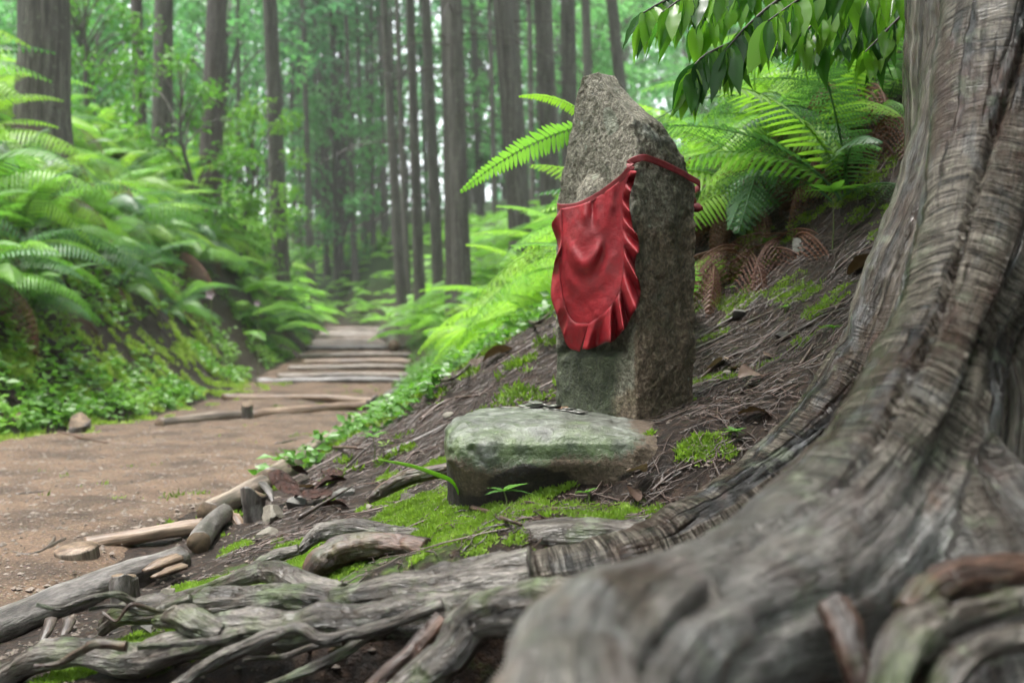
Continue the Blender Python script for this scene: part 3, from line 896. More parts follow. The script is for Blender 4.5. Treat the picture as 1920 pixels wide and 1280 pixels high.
def front(px, py, off=0.0):
    """pixel -> (s, z) on the marker's front plane, off metres in front of it"""
    ray = np.array(((px - 960) / F, 1.0))
    A = np.array([[ray[0], -EX[0]], [ray[1], -EX[1]]])
    b = np.array(MK[:2]) - EY * off
    k, s = np.linalg.solve(A, b)
    return s, CZ + (640 - py) / F * k - MK[2]

def sidep(px, py, s0=.104):
    """pixel -> (t, z) on the plane of the marker's right side"""
    ray = np.array(((px - 960) / F, 1.0))
    A = np.array([[ray[0], -EY[0]], [ray[1], -EY[1]]])
    k, t_ = np.linalg.solve(A, np.array(MK[:2]) + EX * s0)
    return t_, CZ + (640 - py) / F * k - MK[2]

ZL = ([-.06, .376, .44, .507, .55, .585, .60], [-.101, -.099, -.083, -.064, -.054, -.042, -.034])
ZR = ([-.06, .10, .44, .475, .50, .547, .585, .60], [.098, .101, .101, .096, .088, .044, .016, .006])
ZD = ([-.06, .39, .44, .484, .522, .592], [.152, .154, .128, .097, .066, .044])

def marker_mesh():
    zs = np.concatenate([np.linspace(-.06, .4, 120), np.linspace(.404, .596, 66)])
    nf, nsd, nb = 90, 50, 50
    V, nor = [], []
    for z in zs:
        a, b, D = np.interp(z, *ZL), np.interp(z, *ZR), np.interp(z, *ZD)
        pts = np.concatenate([
            np.stack([np.linspace(a, b, nf, endpoint=False), np.zeros(nf)], -1),
            np.stack([np.full(nsd, b), np.linspace(0, D, nsd, endpoint=False)], -1),
            np.stack([np.linspace(b, a, nb, endpoint=False), np.full(nb, D)], -1),
            np.stack([np.full(nsd, a), np.linspace(D, 0, nsd, endpoint=False)], -1)])
        V.append(np.column_stack([pts, np.full(len(pts), z)]))
    V = np.array(V)
    # round the arrises by running a short average round every ring
    for _ in range(6):
        V[..., :2] = V[..., :2] * .5 + .25 * (np.roll(V[..., :2], 1, 1) + np.roll(V[..., :2], -1, 1))
    nr, nc = V.shape[:2]
    s, t_, z = V[..., 0], V[..., 1], V[..., 2]
    isf = np.zeros((nr, nc)); isf[:, 2:nf - 2] = 1
    # the hollowed niche with the figure in it, and the plinth left standing below
    niche = isf * ss(.090, .106, z) * (1 - ss(.20, .47, z)) * ss(-.096, -.084, s) * (1 - ss(.066, .080, s))
    push = .022 * niche
    head = np.sqrt(np.clip(1 - ((s + .010) / .042) ** 2 - ((z - .372) / .046) ** 2, 0, 1))
    body = np.sqrt(np.clip(1 - ((s + .014) / .060) ** 2 - ((z - .25) / .125) ** 2, 0, 1))
    push = push - isf * np.maximum(.018 * head, .034 * body)
    V[..., 1] += push
    gx_ = np.roll(V, -1, 1) - np.roll(V, 1, 1)
    gz_ = np.gradient(V, axis=0)
    N = unit(np.cross(gx_, gz_))
    rightside = ss(.08, .098, s)
    amp = .0035 + .0035 * rightside
    d = amp * fbm(V, 55, 4, 3, .62) + .006 * fbm(V, 11, 3, 9) + .003 * rightside * fbm(V * np.array((1, 1, 1.6)), 30, 4, 15, .65)
    d -= .003 * rightside * ss(.1, .5, fbm(V, 24, 2, 21))
    V = V + N * d[..., None]
    Vf = V.reshape(-1, 3)
    i = np.arange(nr - 1)[:, None] * nc
    j = np.arange(nc)[None]; jn = (j + 1) % nc
    Q = np.stack([i + j, i + jn, i + nc + jn, i + nc + j], -1).reshape(-1, 4)
    k = len(Vf)
    Vf = np.vstack([Vf, V[-1].mean(0) + np.array((0, 0, .004))])
    b = (nr - 1) * nc
    jj = np.arange(nc)
    cap = np.stack([b + jj, b + (jj + 1) % nc, np.full(nc, k)], -1)
    s, t_, z = Vf[:, 0], Vf[:, 1], Vf[:, 2]
    onside = ss(.085, .1, s)
    fr = 1 - onside
    dirt = onside * (.62 - .9 * ss(.3, .44, z)) + fr * (.75 * (1 - ss(.0, .07, z)) * ss(-.02, .09, s) + .15) + .35 * (1 - ss(.0, .15, z)) * onside
    pale = .8 * ss(.41, .5, z) * (onside * 1.0 + .2 * fr) + .2 * ss(.45, .53, z)
    algae = fr * (.75 * (1 - ss(.07, .16, z)) * (1 - ss(0, .1, s)) + .3) + .2 * ss(.36, .46, z) * onside + .25 * ss(.1, .15, t_) * onside
    def spot(px, py, r): 
        a, c = front(px, py)
        return np.exp(-((s - a) / r) ** 2 - ((z - c) / (r * 1.3)) ** 2) * (t_ < .02)
    lichen = .95 * spot(1146, 232, .019) + .8 * spot(1138, 212, .012) + .7 * spot(1099, 276, .008) + .6 * spot(1118, 330, .012)
    return mesh('stone_marker', Vf, [Q, cap], M['stone'], attrs={'dirt': dirt, 'pale': pale, 'algae': algae, 'lichen': lichen})

obj('stone_marker', marker_mesh(), loc=MK, rot=(0, 0, MA), label='upright pointed carved stone on a boulder, wearing a red bib', cat='stone marker')

# ------------------------------------------------------------------ the bib
def m_cloth():
    t = NT('wet_red_cloth')
    p = t.coord('Object')
    n = t.noise(p, 30, 5, .6)
    sp = t.voro(p, 120)
    col = t.ramp(n, [(.3, (.13, .0026, .007)), (.7, (.285, .007, .0145))])
    n3 = t.noise(p, 14, 3)
    specks = t.math('MULTIPLY', t.ramp(sp, [(.09, 1.0), (.17, 0.0)]), t.ramp(n3, [(.46, 0.0), (.56, 1.0)]))
    col = t.mix(t.math('MULTIPLY', specks, .85), col, (.02, .009, .006))
    grime = t.ramp(t.noise(p, 11, 4, .6), [(.52, 0.0), (.75, 1.0)])
    col = t.mix(t.math('MULTIPLY', grime, .6), col, (.06, .016, .013))
    wv = t.noise(t.coord('Object', (900, 900, 900)), 1, 2)
    cr = t.noise(t.coord('Object', (1, 1, 1.6)), 55, 4, .6, .6)
    m = t.fin(col, t.ramp(n, [(.3, .42), (.7, .62)]), t.bump(t.math('ADD', t.math('ADD', n, t.math('MULTIPLY', cr, .5)), t.math('MULTIPLY', wv, .25)), .5, .004), .35)
    return m

M['cloth'] = m_cloth()
M['strap'] = m_plain('red_ribbon', (.12, .012, .016), (.24, .03, .035), 60, .5, .3, .002)
M['thread'] = m_plain('dark_seam_thread', (.06, .006, .008), (.1, .01, .012), 60, .7, .2, .001)

bib = obj('red_bib', None, loc=MK, rot=(0, 0, MA), label='wet red cloth bib with pleated ruffle, tied round the stone', cat='bib')
lft = [(1053, 391), (1054, 446), (1050, 511), (1059, 572), (1076, 603), (1104, 607)]
rgt = [(1182, 320), (1167, 372), (1168, 424), (1170, 485), (1164, 542), (1137, 583), (1104, 607)]
out_r = [(1192, 318), (1182, 371), (1189, 424), (1201, 463), (1190, 500), (1196, 546), (1177, 592), (1151, 627), (1120, 648), (1089, 657)]
out_l = [(1048, 392), (1035, 424), (1048, 459), (1040, 500), (1036, 553), (1048, 616), (1067, 647), (1089, 657)]

def bulge(px, py):
    px = np.asarray(px, float); py = np.asarray(py, float)
    b = .018 + .018 * np.exp(-((px - 1097) / 46) ** 2 - ((py - 455) / 85) ** 2) + .012 * np.exp(-((px - 1105) / 60) ** 2 - ((py - 570) / 60) ** 2)
    # the slack folds below the figure's folded hands
    for (cx, cy, ax, ay, w_, h_) in [(1096, 430, 30, 68, 9, .011), (1100, 425, 52, 108, 13, .005)]:
        rr = np.sqrt(((px - cx) / ax) ** 2 + ((py - cy) / ay) ** 2)
        low = ss(.15, .75, (py - cy) / ay)
        b = b + h_ * low * np.exp(-((rr - 1) * ax / w_) ** 2)
        b = b - h_ * .55 * low * np.exp(-((rr - 1.28) * ax / w_) ** 2)
    b = b + .006 * np.exp(-((px - 1096 - (py - 400) * .05) / 7) ** 2) * (1 - ss(400, 425, py))
    b = b - .006 * np.exp(-((px - 1112) / 6) ** 2) * (1 - ss(395, 440, py))
    b = b + .004 * np.sin((px - 1060) * .055 + (py - 400) * .018) * ss(370, 470, py)
    b = b + .006 * np.exp(-((px - 1150 + (py - 350) * .12) / 9) ** 2) * (1 - ss(350, 450, py))
    return b

def to_local(px, py, off):
    s, z = front(px, py, off)
    return (s, -off, z)

rows, cols = 64, 56
lp, rp = catmull(lft, rows), catmull(rgt, rows)
V = []
for i in range(rows):
    u = np.linspace(0, 1, cols)[:, None]
    pp = lp[i] + (rp[i] - lp[i]) * u
    if i < 12:   # the upper hem hangs in a curve
        pp[:, 1] += (1 - i / 12) * 16 * np.sin(np.pi * u[:, 0])
    pp[:, 1] += 0
    of = bulge(pp[:, 0], pp[:, 1])
    V.append([to_local(a, b, c) for (a, b), c in zip(pp, of)])
V = np.array(V)
V[..., 1] += .0012 * fbm(V, 60, 3, 4)
q = (np.arange(rows - 1)[:, None] * cols + np.arange(cols - 1)[None])
Q = np.stack([q, q + cols, q + cols + 1, q + 1], -1).reshape(-1, 4)
bm_ = mesh('cloth', V.reshape(-1, 3), Q, M['cloth'])
co = obj('cloth', bm_, bib)
md = co.modifiers.new('thickness', 'SOLIDIFY'); md.thickness = .0016; md.offset = 0

def arc(pts, n):
    c = catmull(pts, 400)
    l = np.concatenate([[0], np.cumsum(np.linalg.norm(np.diff(c, axis=0), axis=1))])
    u = np.linspace(0, l[-1], n)
    return np.column_stack([np.interp(u, l, c[:, 0]), np.interp(u, l, c[:, 1])])

def ruffle(seam, outer, npl, seed, name='ruffle'):
    r = np.random.default_rng(seed)
    n, m = 260, 9
    a, b = arc(seam, n), arc(outer, n)
    t = np.linspace(0, 1, n)
    ph = np.cumsum(1 + .95 * vn(np.column_stack([t * npl, t * 0, t * 0]), 1.0, seed)) / n * npl * 2 * math.pi
    am = vn(np.column_stack([t * npl * .8, t * 0 + 3, t * 0]), 1.0, seed + 2)
    V = np.zeros((n, m, 3))
    for i in range(n):
        w = math.sin(ph[i]) + .2 * math.sin(2 * ph[i] + .8)
        tang = unit((a[min(i + 1, n - 1)] - a[max(i - 1, 0)])[None])[0]
        for j in range(m):
            u = j / (m - 1)
            p = a[i] + (b[i] - a[i]) * u * (1 + .22 * am[i]) + tang * 4.0 * u * math.cos(ph[i])
            off = bulge(a[i][0], a[i][1]) + u * (.013 * w * (1 + .6 * am[i]) - .005) + .002
            V[i, j] = to_local(p[0], p[1], max(off, .004))
    q = (np.arange(n - 1)[:, None] * m + np.arange(m - 1)[None])
    Q = np.stack([q, q + 1, q + m + 1, q + m], -1).reshape(-1, 4)
    o = obj(name, mesh(name, V.reshape(-1, 3), Q, M['cloth']), bib)
    md = o.modifiers.new('thickness', 'SOLIDIFY'); md.thickness = .0014; md.offset = 0
    # the stitched seam
    sp = np.array([to_local(p[0], p[1], bulge(p[0], p[1]) + .0016) for p in a[::4]])
    Vt, Ft, fb = tube(sp, .0007, 4, len(sp))
    obj('seam', mesh('seam', Vt, Ft, M['thread'], fb), o)

ruffle(rgt, out_r, 6.5, 3)
ruffle(lft, out_l, 5, 8)

def band(path, hw, th, name, mat, parent, seed=0, n=140):
    """a flat ribbon with folded edges swept along local points"""
    c = catmull(path, n)
    T = unit(np.gradient(c, axis=0))
    up = np.array((0, 0, 1.0))
    ctr = np.array((0, .07))
    outw = unit(np.column_stack([c[:, :2] - ctr, np.zeros(n)]))
    for _ in range(6): outw[1:-1] = unit(outw[:-2] + outw[1:-1] + outw[2:])
    side = unit(np.cross(T, np.cross(outw, T)))
    upv = unit(np.cross(side, T))
    upv *= np.sign(upv[:, 2:3] + 1e-9)
    prof = [(-1, .1), (-.85, .8), (-.3, 1.0), (.1, .55), (.6, 1.0), (.95, .8), (1, .1), (.9, -.4), (0, -.2), (-.9, -.4)]
    V = np.stack([c + upv * (hw * a) * (1 + .12 * vn(c, 40, seed)[:, None]) + side * th * b for a, b in prof], 1)
    m = len(prof)
    i = np.arange(n - 1)[:, None] * m
    j = np.arange(m)[None]; jn = (j + 1) % m
    Q = np.stack([i + j, i + m + j, i + m + jn, i + jn], -1).reshape(-1, 4)
    return obj(name, mesh(name, V.reshape(-1, 3), Q, mat), parent)

def fl(px, py, off): return to_local(px, py, off)
def sd(px, py):
    t_, z = sidep(px, py, .107)
    return (.110, t_, z)
zb = sd(1302, 347)[2]
zl = fl(1049, 384, 0)[2]
path = [(-.104, .15, zb - .01), (-.107, .08, (zb + zl) / 2), (-.105, .01, zl), fl(1056, 389, .012), fl(1085, 385, .022), fl(1120, 367, .022), fl(1164, 336, .02), fl(1182, 316, .016), (.095, -.011, fl(1191, 303, .01)[2]), (.110, .002, sd(1200, 296)[2]), sd(1225, 302), sd(1260, 317), sd(1288, 332), (.105, .158, zb), (.05, .168, zb - .012), (0, .170, zb - .02), (-.05, .168, zb - .02), (-.104, .15, zb - .012)]
band(path, .0062, .0011, 'strap', M['strap'], bib)
t0, z0 = sidep(1302, 352, .104)
tail = [(.080, .164, zb - .005), (.084, .168, zb - .03), (.085, .170, zb - .04)]
band(tail, .006, .004, 'knot_tail', M['strap'], bib, 3, 14)
Vt, Ft, fb = tube([(.078, .168, zb - .032), (.090, .170, zb - .036), (.099, .171, zb - .038)], [.008, .009, .004], 8, 8, amp=.25, freq=90)
obj('knot', mesh('knot', Vt, Ft, M['strap'], fb), bib)

# ------------------------------------------------------------------ the boulder under it
def m_boulder():
    t = NT('mossy_boulder')
    p = t.coord('Object')
    n1, n2, n3 = t.noise(p, 13, 6, .6), t.noise(p, 150, 5, .7), t.noise(p, 34, 5, .6)
    stone = t.ramp(n3, [(.3, (.04, .041, .033)), (.52, (.125, .13, .112)), (.72, (.26, .272, .244))])
    alg = t.attr('algae')
    fa = t.ramp(t.math('ADD', alg, t.math('MULTIPLY', t.math('SUBTRACT', n1, .5), 2.4)), [(.38, 0.0), (.78, 1.0)])
    pit = t.ramp(n2, [(.34, .35), (.5, 1.0), (.7, 1.2)])
    stone = t.mix(1.0, stone, pit, 'MULTIPLY')
    col = t.mix(t.math('MULTIPLY', fa, .8), stone, t.ramp(n3, [(.3, (.02, .036, .008)), (.65, (.08, .12, .03))]))
    dirt = t.attr('dirt')
    fd = t.ramp(t.math('ADD', dirt, t.math('ADD', t.math('MULTIPLY', t.math('SUBTRACT', n1, .5), 2.0), t.math('MULTIPLY', t.math('SUBTRACT', n2, .5), .9))), [(.36, 0.0), (.66, 1.0)])
    soil = t.ramp(n2, [(.3, (.03, .02, .012)), (.55, (.10, .07, .046)), (.75, (.19, .145, .105))])
    col = t.mix(fd, col, soil)
    hollow_shade = t.ramp(t.math('ADD', t.attr('dark'), t.math('MULTIPLY', t.math('SUBTRACT', n3, .5), .6)), [(.42, 0.0), (.58, 1.0)])  # shade of the front hollow, painted near-black into the colour
    col = t.mix(hollow_shade, col, t.ramp(n2, [(.35, (.006, .004, .003)), (.6, (.024, .015, .010)), (.8, (.085, .058, .042))]))
    rg = t.mix(fd, (.34, .34, .34), (.85, .85, .85))
    h = t.math('ADD', t.math('MULTIPLY', n3, 1.3), t.math('MULTIPLY', n2, t.math('ADD', t.math('MULTIPLY', fd, 1.1), .5)))
    return t.fin(col, rg, t.bump(h, .7, .007), .5)

M['boulder'] = m_boulder()

def superell(n, m, e1, e2):
    th = np.linspace(-math.pi / 2, math.pi / 2, m)[:, None]
    ph = np.linspace(0, 2 * math.pi, n, endpoint=False)[None]
    f = lambda w, e: np.sign(w) * np.abs(w) ** e
    V = np.stack([f(np.cos(th), e1) * f(np.cos(ph), e2), f(np.cos(th), e1) * f(np.sin(ph), e2), f(np.sin(th), e1) * np.ones_like(ph)], -1)
    i = np.arange(m - 1)[:, None] * n
    j = np.arange(n)[None]; jn = (j + 1) % n
    return V, np.stack([i + j, i + jn, i + n + jn, i + n + j], -1).reshape(-1, 4)

V, Q = superell(240, 130, .24, .32)
V = V * np.array((.190, .235, .116))
V[..., 2] *= 1 + .05 * vn(V, 9, 2)
x_, y_, z_ = V[..., 0], V[..., 1], V[..., 2]
fro = ss(.10, .2, -y_)
V[..., 1] += fro * (1 - ss(.0, .10, x_)) * .045 * (1 - ss(.010, .05, z_ + .02 * vn(V * np.array((1, 0, 0)), 22, 5)))      # undercut front
V[..., 1] -= .012 * fro * ss(.0, .05, z_)
V[..., 2] -= .012 * ss(.0, .18, x_) * ss(0, .1, z_) + .010 * ss(.12, .24, -y_) * ss(0, .1, z_)
N = unit(V * np.array((1, .7, 2)))
V = V + N * (.010 * fbm(V, 8, 3, 33) + .0065 * fbm(V * np.array((1, 1, 1.8)), 26, 3, 36) + .0022 * fbm(V, 90, 2, 39) * (1 - .6 * ss(.06, .1, z_)))[..., None]
gr = np.abs(fbm(V * np.array((1, 1, 1.2)), 10, 3, 52))
V = V - N * (.007 * (1 - ss(.0, .10, gr)) * ss(.02, .05, z_) * (1 - ss(.07, .1, z_)))[..., None]
x_, y_, z_ = V[..., 0].ravel(), V[..., 1].ravel(), V[..., 2].ravel()
dirt = .95 - 1.05 * ss(.02, .095, z_ - .02 * ss(.0, .17, x_)) + .75 * ss(.06, .14, x_)
dark = .98 - 1.2 * ss(.022, .068, z_ + .014 * np.sin(x_ * 34)) - .7 * ss(.09, .16, x_)  # mask for the painted shade in the undercut front
algae = .62 * ss(.0, .05, z_) * ss(.04, .22, -y_) + .2 - .45 * ss(.085, .115, z_)
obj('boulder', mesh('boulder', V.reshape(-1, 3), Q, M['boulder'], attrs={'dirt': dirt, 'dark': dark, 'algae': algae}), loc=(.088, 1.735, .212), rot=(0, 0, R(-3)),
    label='smooth green-tinged boulder the upright stone stands on', cat='boulder')
BTOP = lambda x, y: .327

# ------------------------------------------------------------------ coins
tm = NT('tarnished_coin'); n = tm.noise(tm.coord('Object'), 200, 3)
tm.fin(tm.ramp(n, [(.3, (.12, .115, .105)), (.7, (.34, .33, .31))]), .42, tm.bump(n, .2, .001), .5); tm.b.inputs['Metallic'].default_value = .9
M['coin'] = tm.m
tm = NT('copper_coin'); n = tm.noise(tm.coord('Object'), 200, 3)
tm.fin(tm.ramp(n, [(.3, (.2, .11, .06)), (.7, (.42, .26, .16))]), .4, tm.bump(n, .2, .001), .5); tm.b.inputs['Metallic'].default_value = .9
M['copper'] = tm.m

def coin_mesh(mat, hole=False, r=.0128, h=.0019):
    n = 32
    prof = [(.0 if not hole else .0028, h / 2 * .8), (r * .80, h / 2 * .8), (r * .86, h / 2), (r * .96, h / 2), (r, h / 2 * .6), (r, -h / 2 * .6), (r * .96, -h / 2), (r * .86, -h / 2), (r * .8, -h / 2 * .8), (.0 if not hole else .0028, -h / 2 * .8)]
    th = np.linspace(0, 2 * math.pi, n, endpoint=False)
    V = np.stack([np.stack([p * np.cos(th), p * np.sin(th), np.full(n, z)], -1) for p, z in prof], 0)
    m = len(prof)
    i = np.arange(m - 1 + (1 if hole else 0))[:, None]
    j = np.arange(n)[None]; jn = (j + 1) % n
    i2 = (i + 1) % m
    Q = np.stack([i * n + j, i2 * n + j, i2 * n + jn, i * n + jn], -1).reshape(-1, 4)
    return mesh('coin', V.reshape(-1, 3), Q, mat)
CM = [coin_mesh(M['coin']), coin_mesh(M['coin'], True, .0112), coin_mesh(M['copper'], False, .0118)]
from mathutils.bvhtree import BVHTree
BO = bpy.data.objects['boulder']
BO_M = Matrix.Translation(BO.location) @ BO.rotation_euler.to_matrix().to_4x4()
BV = BVHTree.FromPolygons([BO_M @ v.co for v in BO.data.vertices], [tuple(p.vertices) for p in BO.data.polygons])
def top_of_boulder(x, y):
    h = BV.ray_cast(Vector((x, y, 1.0)), Vector((0, 0, -1)))
    return h[0].z if h[0] is not None else .3268
coins = [(.035, 1.775, 0, 0, 0), (.052, 1.765, 0, 0, 0), (.020, 1.785, 0, 0, 1), (.042, 1.780, 1, .12, 0), (.030, 1.770, 1, -.1, 0), (.040, 1.772, 2, .16, 0), (.028, 1.790, 1, .05, 2), (.066, 1.752, 0, 0, 1), (.080, 1.742, 0, 0, 0), (.070, 1.760, 1, .1, 0), (.094, 1.735, 0, 0, 0), (.106, 1.722, 0, 0, 1), (.010, 1.772, 0, 0, 0), (.088, 1.752, 1, .08, 2), (.058, 1.782, 1, -.12, 0), (.118, 1.714, 0, 0, 0), (.046, 1.768, 3, .1, 0), (.036, 1.772, 4, -.1, 0), (.050, 1.778, 3, -.16, 1), (.042, 1.765, 5, .12, 0), (.024, 1.776, 2, -.08, 0), (.062, 1.770, 2, .2, 0), (.074, 1.748, 2, -.14, 0), (.004, 1.790, 0, 0, 2), (-.008, 1.782, 0, 0, 0), (.100, 1.738, 1, .1, 0)]
cl_ = ['coin lying flat on the boulder at the foot of the upright stone', 'coin resting on other coins in the small pile on the boulder']
for x, y, lv, tl, k in coins:
    obj('coin', CM[k], loc=(x, y, max(top_of_boulder(x + a_, y + b_) for a_ in (-.009, 0, .009) for b_ in (-.009, 0, .009)) + .0021 * lv + .0010), rot=(tl, tl * .6, random.uniform(0, 6)), label=('silvery ' if k == 0 else 'holed ' if k == 1 else 'copper ') + cl_[1 if lv else 0], cat='coin', group='offering coins on the boulder')

# ------------------------------------------------------------------ the old tree and its roots
def remesh(parts, voxel, smooth_it):
    V, Fc, _ = join(parts)
    me = mesh('rough', V, Fc)
    o = bpy.data.objects.new('rough', me)
    C.objects.link(o)
    a = o.modifiers.new('r', 'REMESH'); a.mode = 'VOXEL'; a.voxel_size = voxel; a.adaptivity = 0
    b = o.modifiers.new('s', 'SMOOTH'); b.iterations = smooth_it; b.factor = .5
    dg = bpy.context.evaluated_depsgraph_get()
    out = bpy.data.meshes.new_from_object(o.evaluated_get(dg))
    bpy.data.objects.remove(o)
    bpy.data.meshes.remove(me)
    return out

SK = {   # centre line and radius of the trunk, the left buttress and the big near flare
    'T': ([(.90, 1.46, -.1), (.90, 1.46, .3), (.89, 1.45, .7), (.885, 1.45, 1.1), (.88, 1.45, 1.6), (.88, 1.45, 2.2)], [.36, .335, .30, .295, .29, .285]),
    'A': ([(.74, 1.42, 1.35), (.665, 1.40, .86), (.605, 1.385, .66), (.548, 1.365, .53), (.455, 1.32, .368), (.342, 1.27, .268), (.203, 1.20, .2025), (.085, 1.155, .180), (-.01, 1.15, .160), (-.10, 1.17, .136)],
          [.06, .075, .068, .062, .060, .056, .048, .042, .036, .030]),
    'B': ([(.72, 1.36, 1.35), (.66, 1.28, 1.0), (.603, 1.21, .78), (.545, 1.14, .60), (.470, 1.05, .472), (.386, .95, .370), (.302, .855, .298), (.212, .755, .258), (.132, .66, .262), (.070, .565, .270), (.036, .48, .272), (.028, .40, .270), (.03, .30, .2)],
          [.10, .095, .085, .072, .064, .066, .074, .072, .062, .055, .050, .047, .04]),
    'D': ([(.40, .95, .33), (.40, .80, .24), (.375, .70, .19), (.35, .60, .13)], [.06, .066, .055, .045]),
    'G': ([(.66, 1.20, .75), (.63, 1.12, .45), (.58, 1.0, .26), (.52, .90, .12)], [.09, .10, .10, .08]),
}
parts, sk = [], []
for key, (pts, rad) in SK.items():
    rows = 40
    parts.append(tube(pts, rad, 28, rows))
    c = catmull(pts, 160)
    T_, N1, B1 = frame(c)
    l = np.concatenate([[0], np.cumsum(np.linalg.norm(np.diff(c, axis=0), axis=1))])
    rr = np.interp(np.linspace(0, len(rad) - 1, 160), np.arange(len(rad)), rad)
    sk.append((key, c, T_, N1, B1, l, rr))
tm_ = remesh(parts, .0065, 7)
nv = len(tm_.vertices)
V = np.zeros(nv * 3, np.float32); tm_.vertices.foreach_get('co', V); V = V.reshape(-1, 3).astype(float)
N = np.zeros(nv * 3, np.float32); tm_.vertices.foreach_get('normal', N); N = N.reshape(-1, 3).astype(float)
worn_ = np.zeros(nv); best = np.full(nv, 1e9); fib = np.zeros((nv, 3)); ring = np.zeros(nv)
for key, c, T_, N1, B1, l, rr in sk:
    idx = np.zeros(nv, int)
    for a in range(0, nv, 20000):
        dd = np.linalg.norm(V[a:a + 20000, None, :] - c[None], axis=2)
        idx[a:a + 20000] = np.argmin(dd, axis=1)
    dl = V - c[idx]
    sdst = np.linalg.norm(dl, axis=1) - rr[idx]
    up = sdst < best
    best[up] = sdst[up]
    f = np.stack([(dl * N1[idx]).sum(1), (dl * B1[idx]).sum(1), l[idx] + (dl * T_[idx]).sum(1)], -1)
    f += {'T': 0, 'A': 3.1, 'B': 7.7, 'D': 11.3, 'G': 15.9}[key]
    fib[up] = f[up]
    z = V[:, 2]
    rg = {'T': 0.0 * z, 'A': ss(.42, .60, .95 - z) * ss(.12, .26, z), 'B': (1 - ss(1.0, 1.2, z)) * ss(.27, .42, z), 'D': .4 + 0 * z, 'G': .0 * z}[key]
    ring[up] = rg[up]
    worn_[up] = 1.0 if key in 'BD' else 0.0
g = fib * np.array((26, 26, 2.0))
flute = fbm(g, .55, 3, 61)
gr = fib * np.array((9, 9, 110))
wr = vn(gr + .6 * vn(fib, 30, 3)[:, None], 1.0, 66)
disp = .010 * flute * (1 - .75 * ring) * ss(.15, .4, V[:, 2]) + .010 * fbm(V, 9, 3, 62) + .0016 * wr * ring + .003 * fbm(V, 40, 2, 64)
cr = np.abs(fbm(fib * np.array((11, 11, 1.1)), 1.0, 2, 70))
disp -= .016 * (1 - ss(0, .07, cr)) * (.4 + .6 * ring)
V2 = V + N * disp[:, None]
tm_.vertices.foreach_set('co', V2.astype(np.float32).ravel())
a = tm_.attributes.new('fib', 'FLOAT_VECTOR', 'POINT'); a.data.foreach_set('vector', fib.astype(np.float32).ravel())
wornv = worn_ * (1 - ss(.27, .40, V[:, 2]))
a = tm_.attributes.new('worn', 'FLOAT', 'POINT'); a.data.foreach_set('value', wornv.astype(np.float32))
a = tm_.attributes.new('ring', 'FLOAT', 'POINT'); a.data.foreach_set('value', ring.astype(np.float32))
tm_.materials.clear(); tm_.materials.append(M['old'])
tm_.polygons.foreach_set('use_smooth', np.full(len(tm_.polygons), True))
tm_.update()
tree = obj('old_tree', None, loc=(0, 0, 0), label='massive old tree at right with wrinkled root flare and sprawling roots', cat='tree')
obj('trunk', tm_, tree)
Vt, Ft, fb = tube([(.88, 1.45, 2.1), (.87, 1.46, 5), (.86, 1.46, 12), (.86, 1.46, 20)], [.287, .26, .2, .04], 26, 40, ridge=.05)
obj('upper_trunk', mesh('upper_trunk', Vt, Ft, M['cedar'], fb), tree)
blobs = []
for k in range(95):
    v = rng.normal(size=3); v /= np.linalg.norm(v); v *= rng.uniform(.35, 1) ** .6
    blobs.append((np.array((1.3, .3, 7.2)) + v * np.array((3.3, 3.6, 2.6)), rng.uniform(.4, .75)))
Vt, Tt = leaf_cloud(888, blobs, 90, .26, .15)
obj('crown', mesh('crown', Vt, Tt, M['needle']), tree)  # unseen dense crown, added off the trunk's axis to shade the foreground

def root(pts, rad, mat='root', n=34, amp=.3, freq=16, seed=0, rows=None, ridge=.22, parent=tree, flat=1.0, name='root'):
    n = max(n, 26)
    V, Fc, fb = tube(pts, rad, n, rows or len(pts) * 22, amp * 1.3, freq, seed, ridge=ridge, flat=flat)
    m_ = float(np.mean(rad))
    k_ = np.clip(m_ / .03, .45, 1.2)
    cen = catmull(pts, 300)
    near_ = cen[np.argmin(((V[:, None, :] - cen[None, ::3]) ** 2).sum(2), axis=1) * 3]
    out_ = unit(V - near_)
    g1 = np.abs(fbm(fb * np.array((45, 45, 7)) / k_, 1.0, 3, seed + 40))
    g2 = fbm(fb * np.array((130, 130, 26)) / k_, 1.0, 3, seed + 41)
    V = V + out_ * (m_ * (-.20 * (1 - ss(0, .14, g1)) + .07 * g2))[:, None]
    return obj(name, mesh(name, V, Fc, M[mat], fb), parent)

def PR(*a, dz=0.0): return [tuple(P(px, py, d) + np.array((0, 0, dz))) for px, py, d in a]
# long roots running left over the lip of the bank
root(PR((1000, 1085, 1.13), (880, 1098, 1.14), (760, 1108, 1.16), (640, 1128, 1.18), (560, 1122, 1.20), (480, 1128, 1.22), (400, 1136, 1.24), (320, 1140, 1.27), (235, 1150, 1.30), (190, 1180, 1.33)), [.032, .028, .024, .021, .019, .018, .018, .019, .017, .010], seed=1)
root(PR((640, 1120, 1.19), (580, 1100, 1.22), (535, 1078, 1.25), (495, 1072, 1.28), (440, 1090, 1.30), (370, 1112, 1.33), (300, 1128, 1.36)), [.017, .016, .016, .014, .012, .010, .007], seed=2)
root(PR((1230, 1165, .76), (1120, 1145, .92), (1000, 1142, 1.02), (900, 1150, 1.06), (800, 1158, 1.08), (700, 1170, 1.08), (620, 1172, 1.09), (540, 1180, 1.10), (430, 1186, 1.12), (350, 1208, 1.13), (260, 1232, 1.15), (160, 1226, 1.17), (70, 1234, 1.19), (0, 1272, 1.2), (-80, 1300, 1.2)), [.022, .028, .028, .027, .025, .023, .024, .022, .020, .021, .021, .018, .018, .019, .016], seed=3)
root(PR((420, 1190, 1.11), (370, 1168, 1.12), (345, 1158, 1.14), (290, 1165, 1.17)), [.015, .016, .013, .006], seed=4)
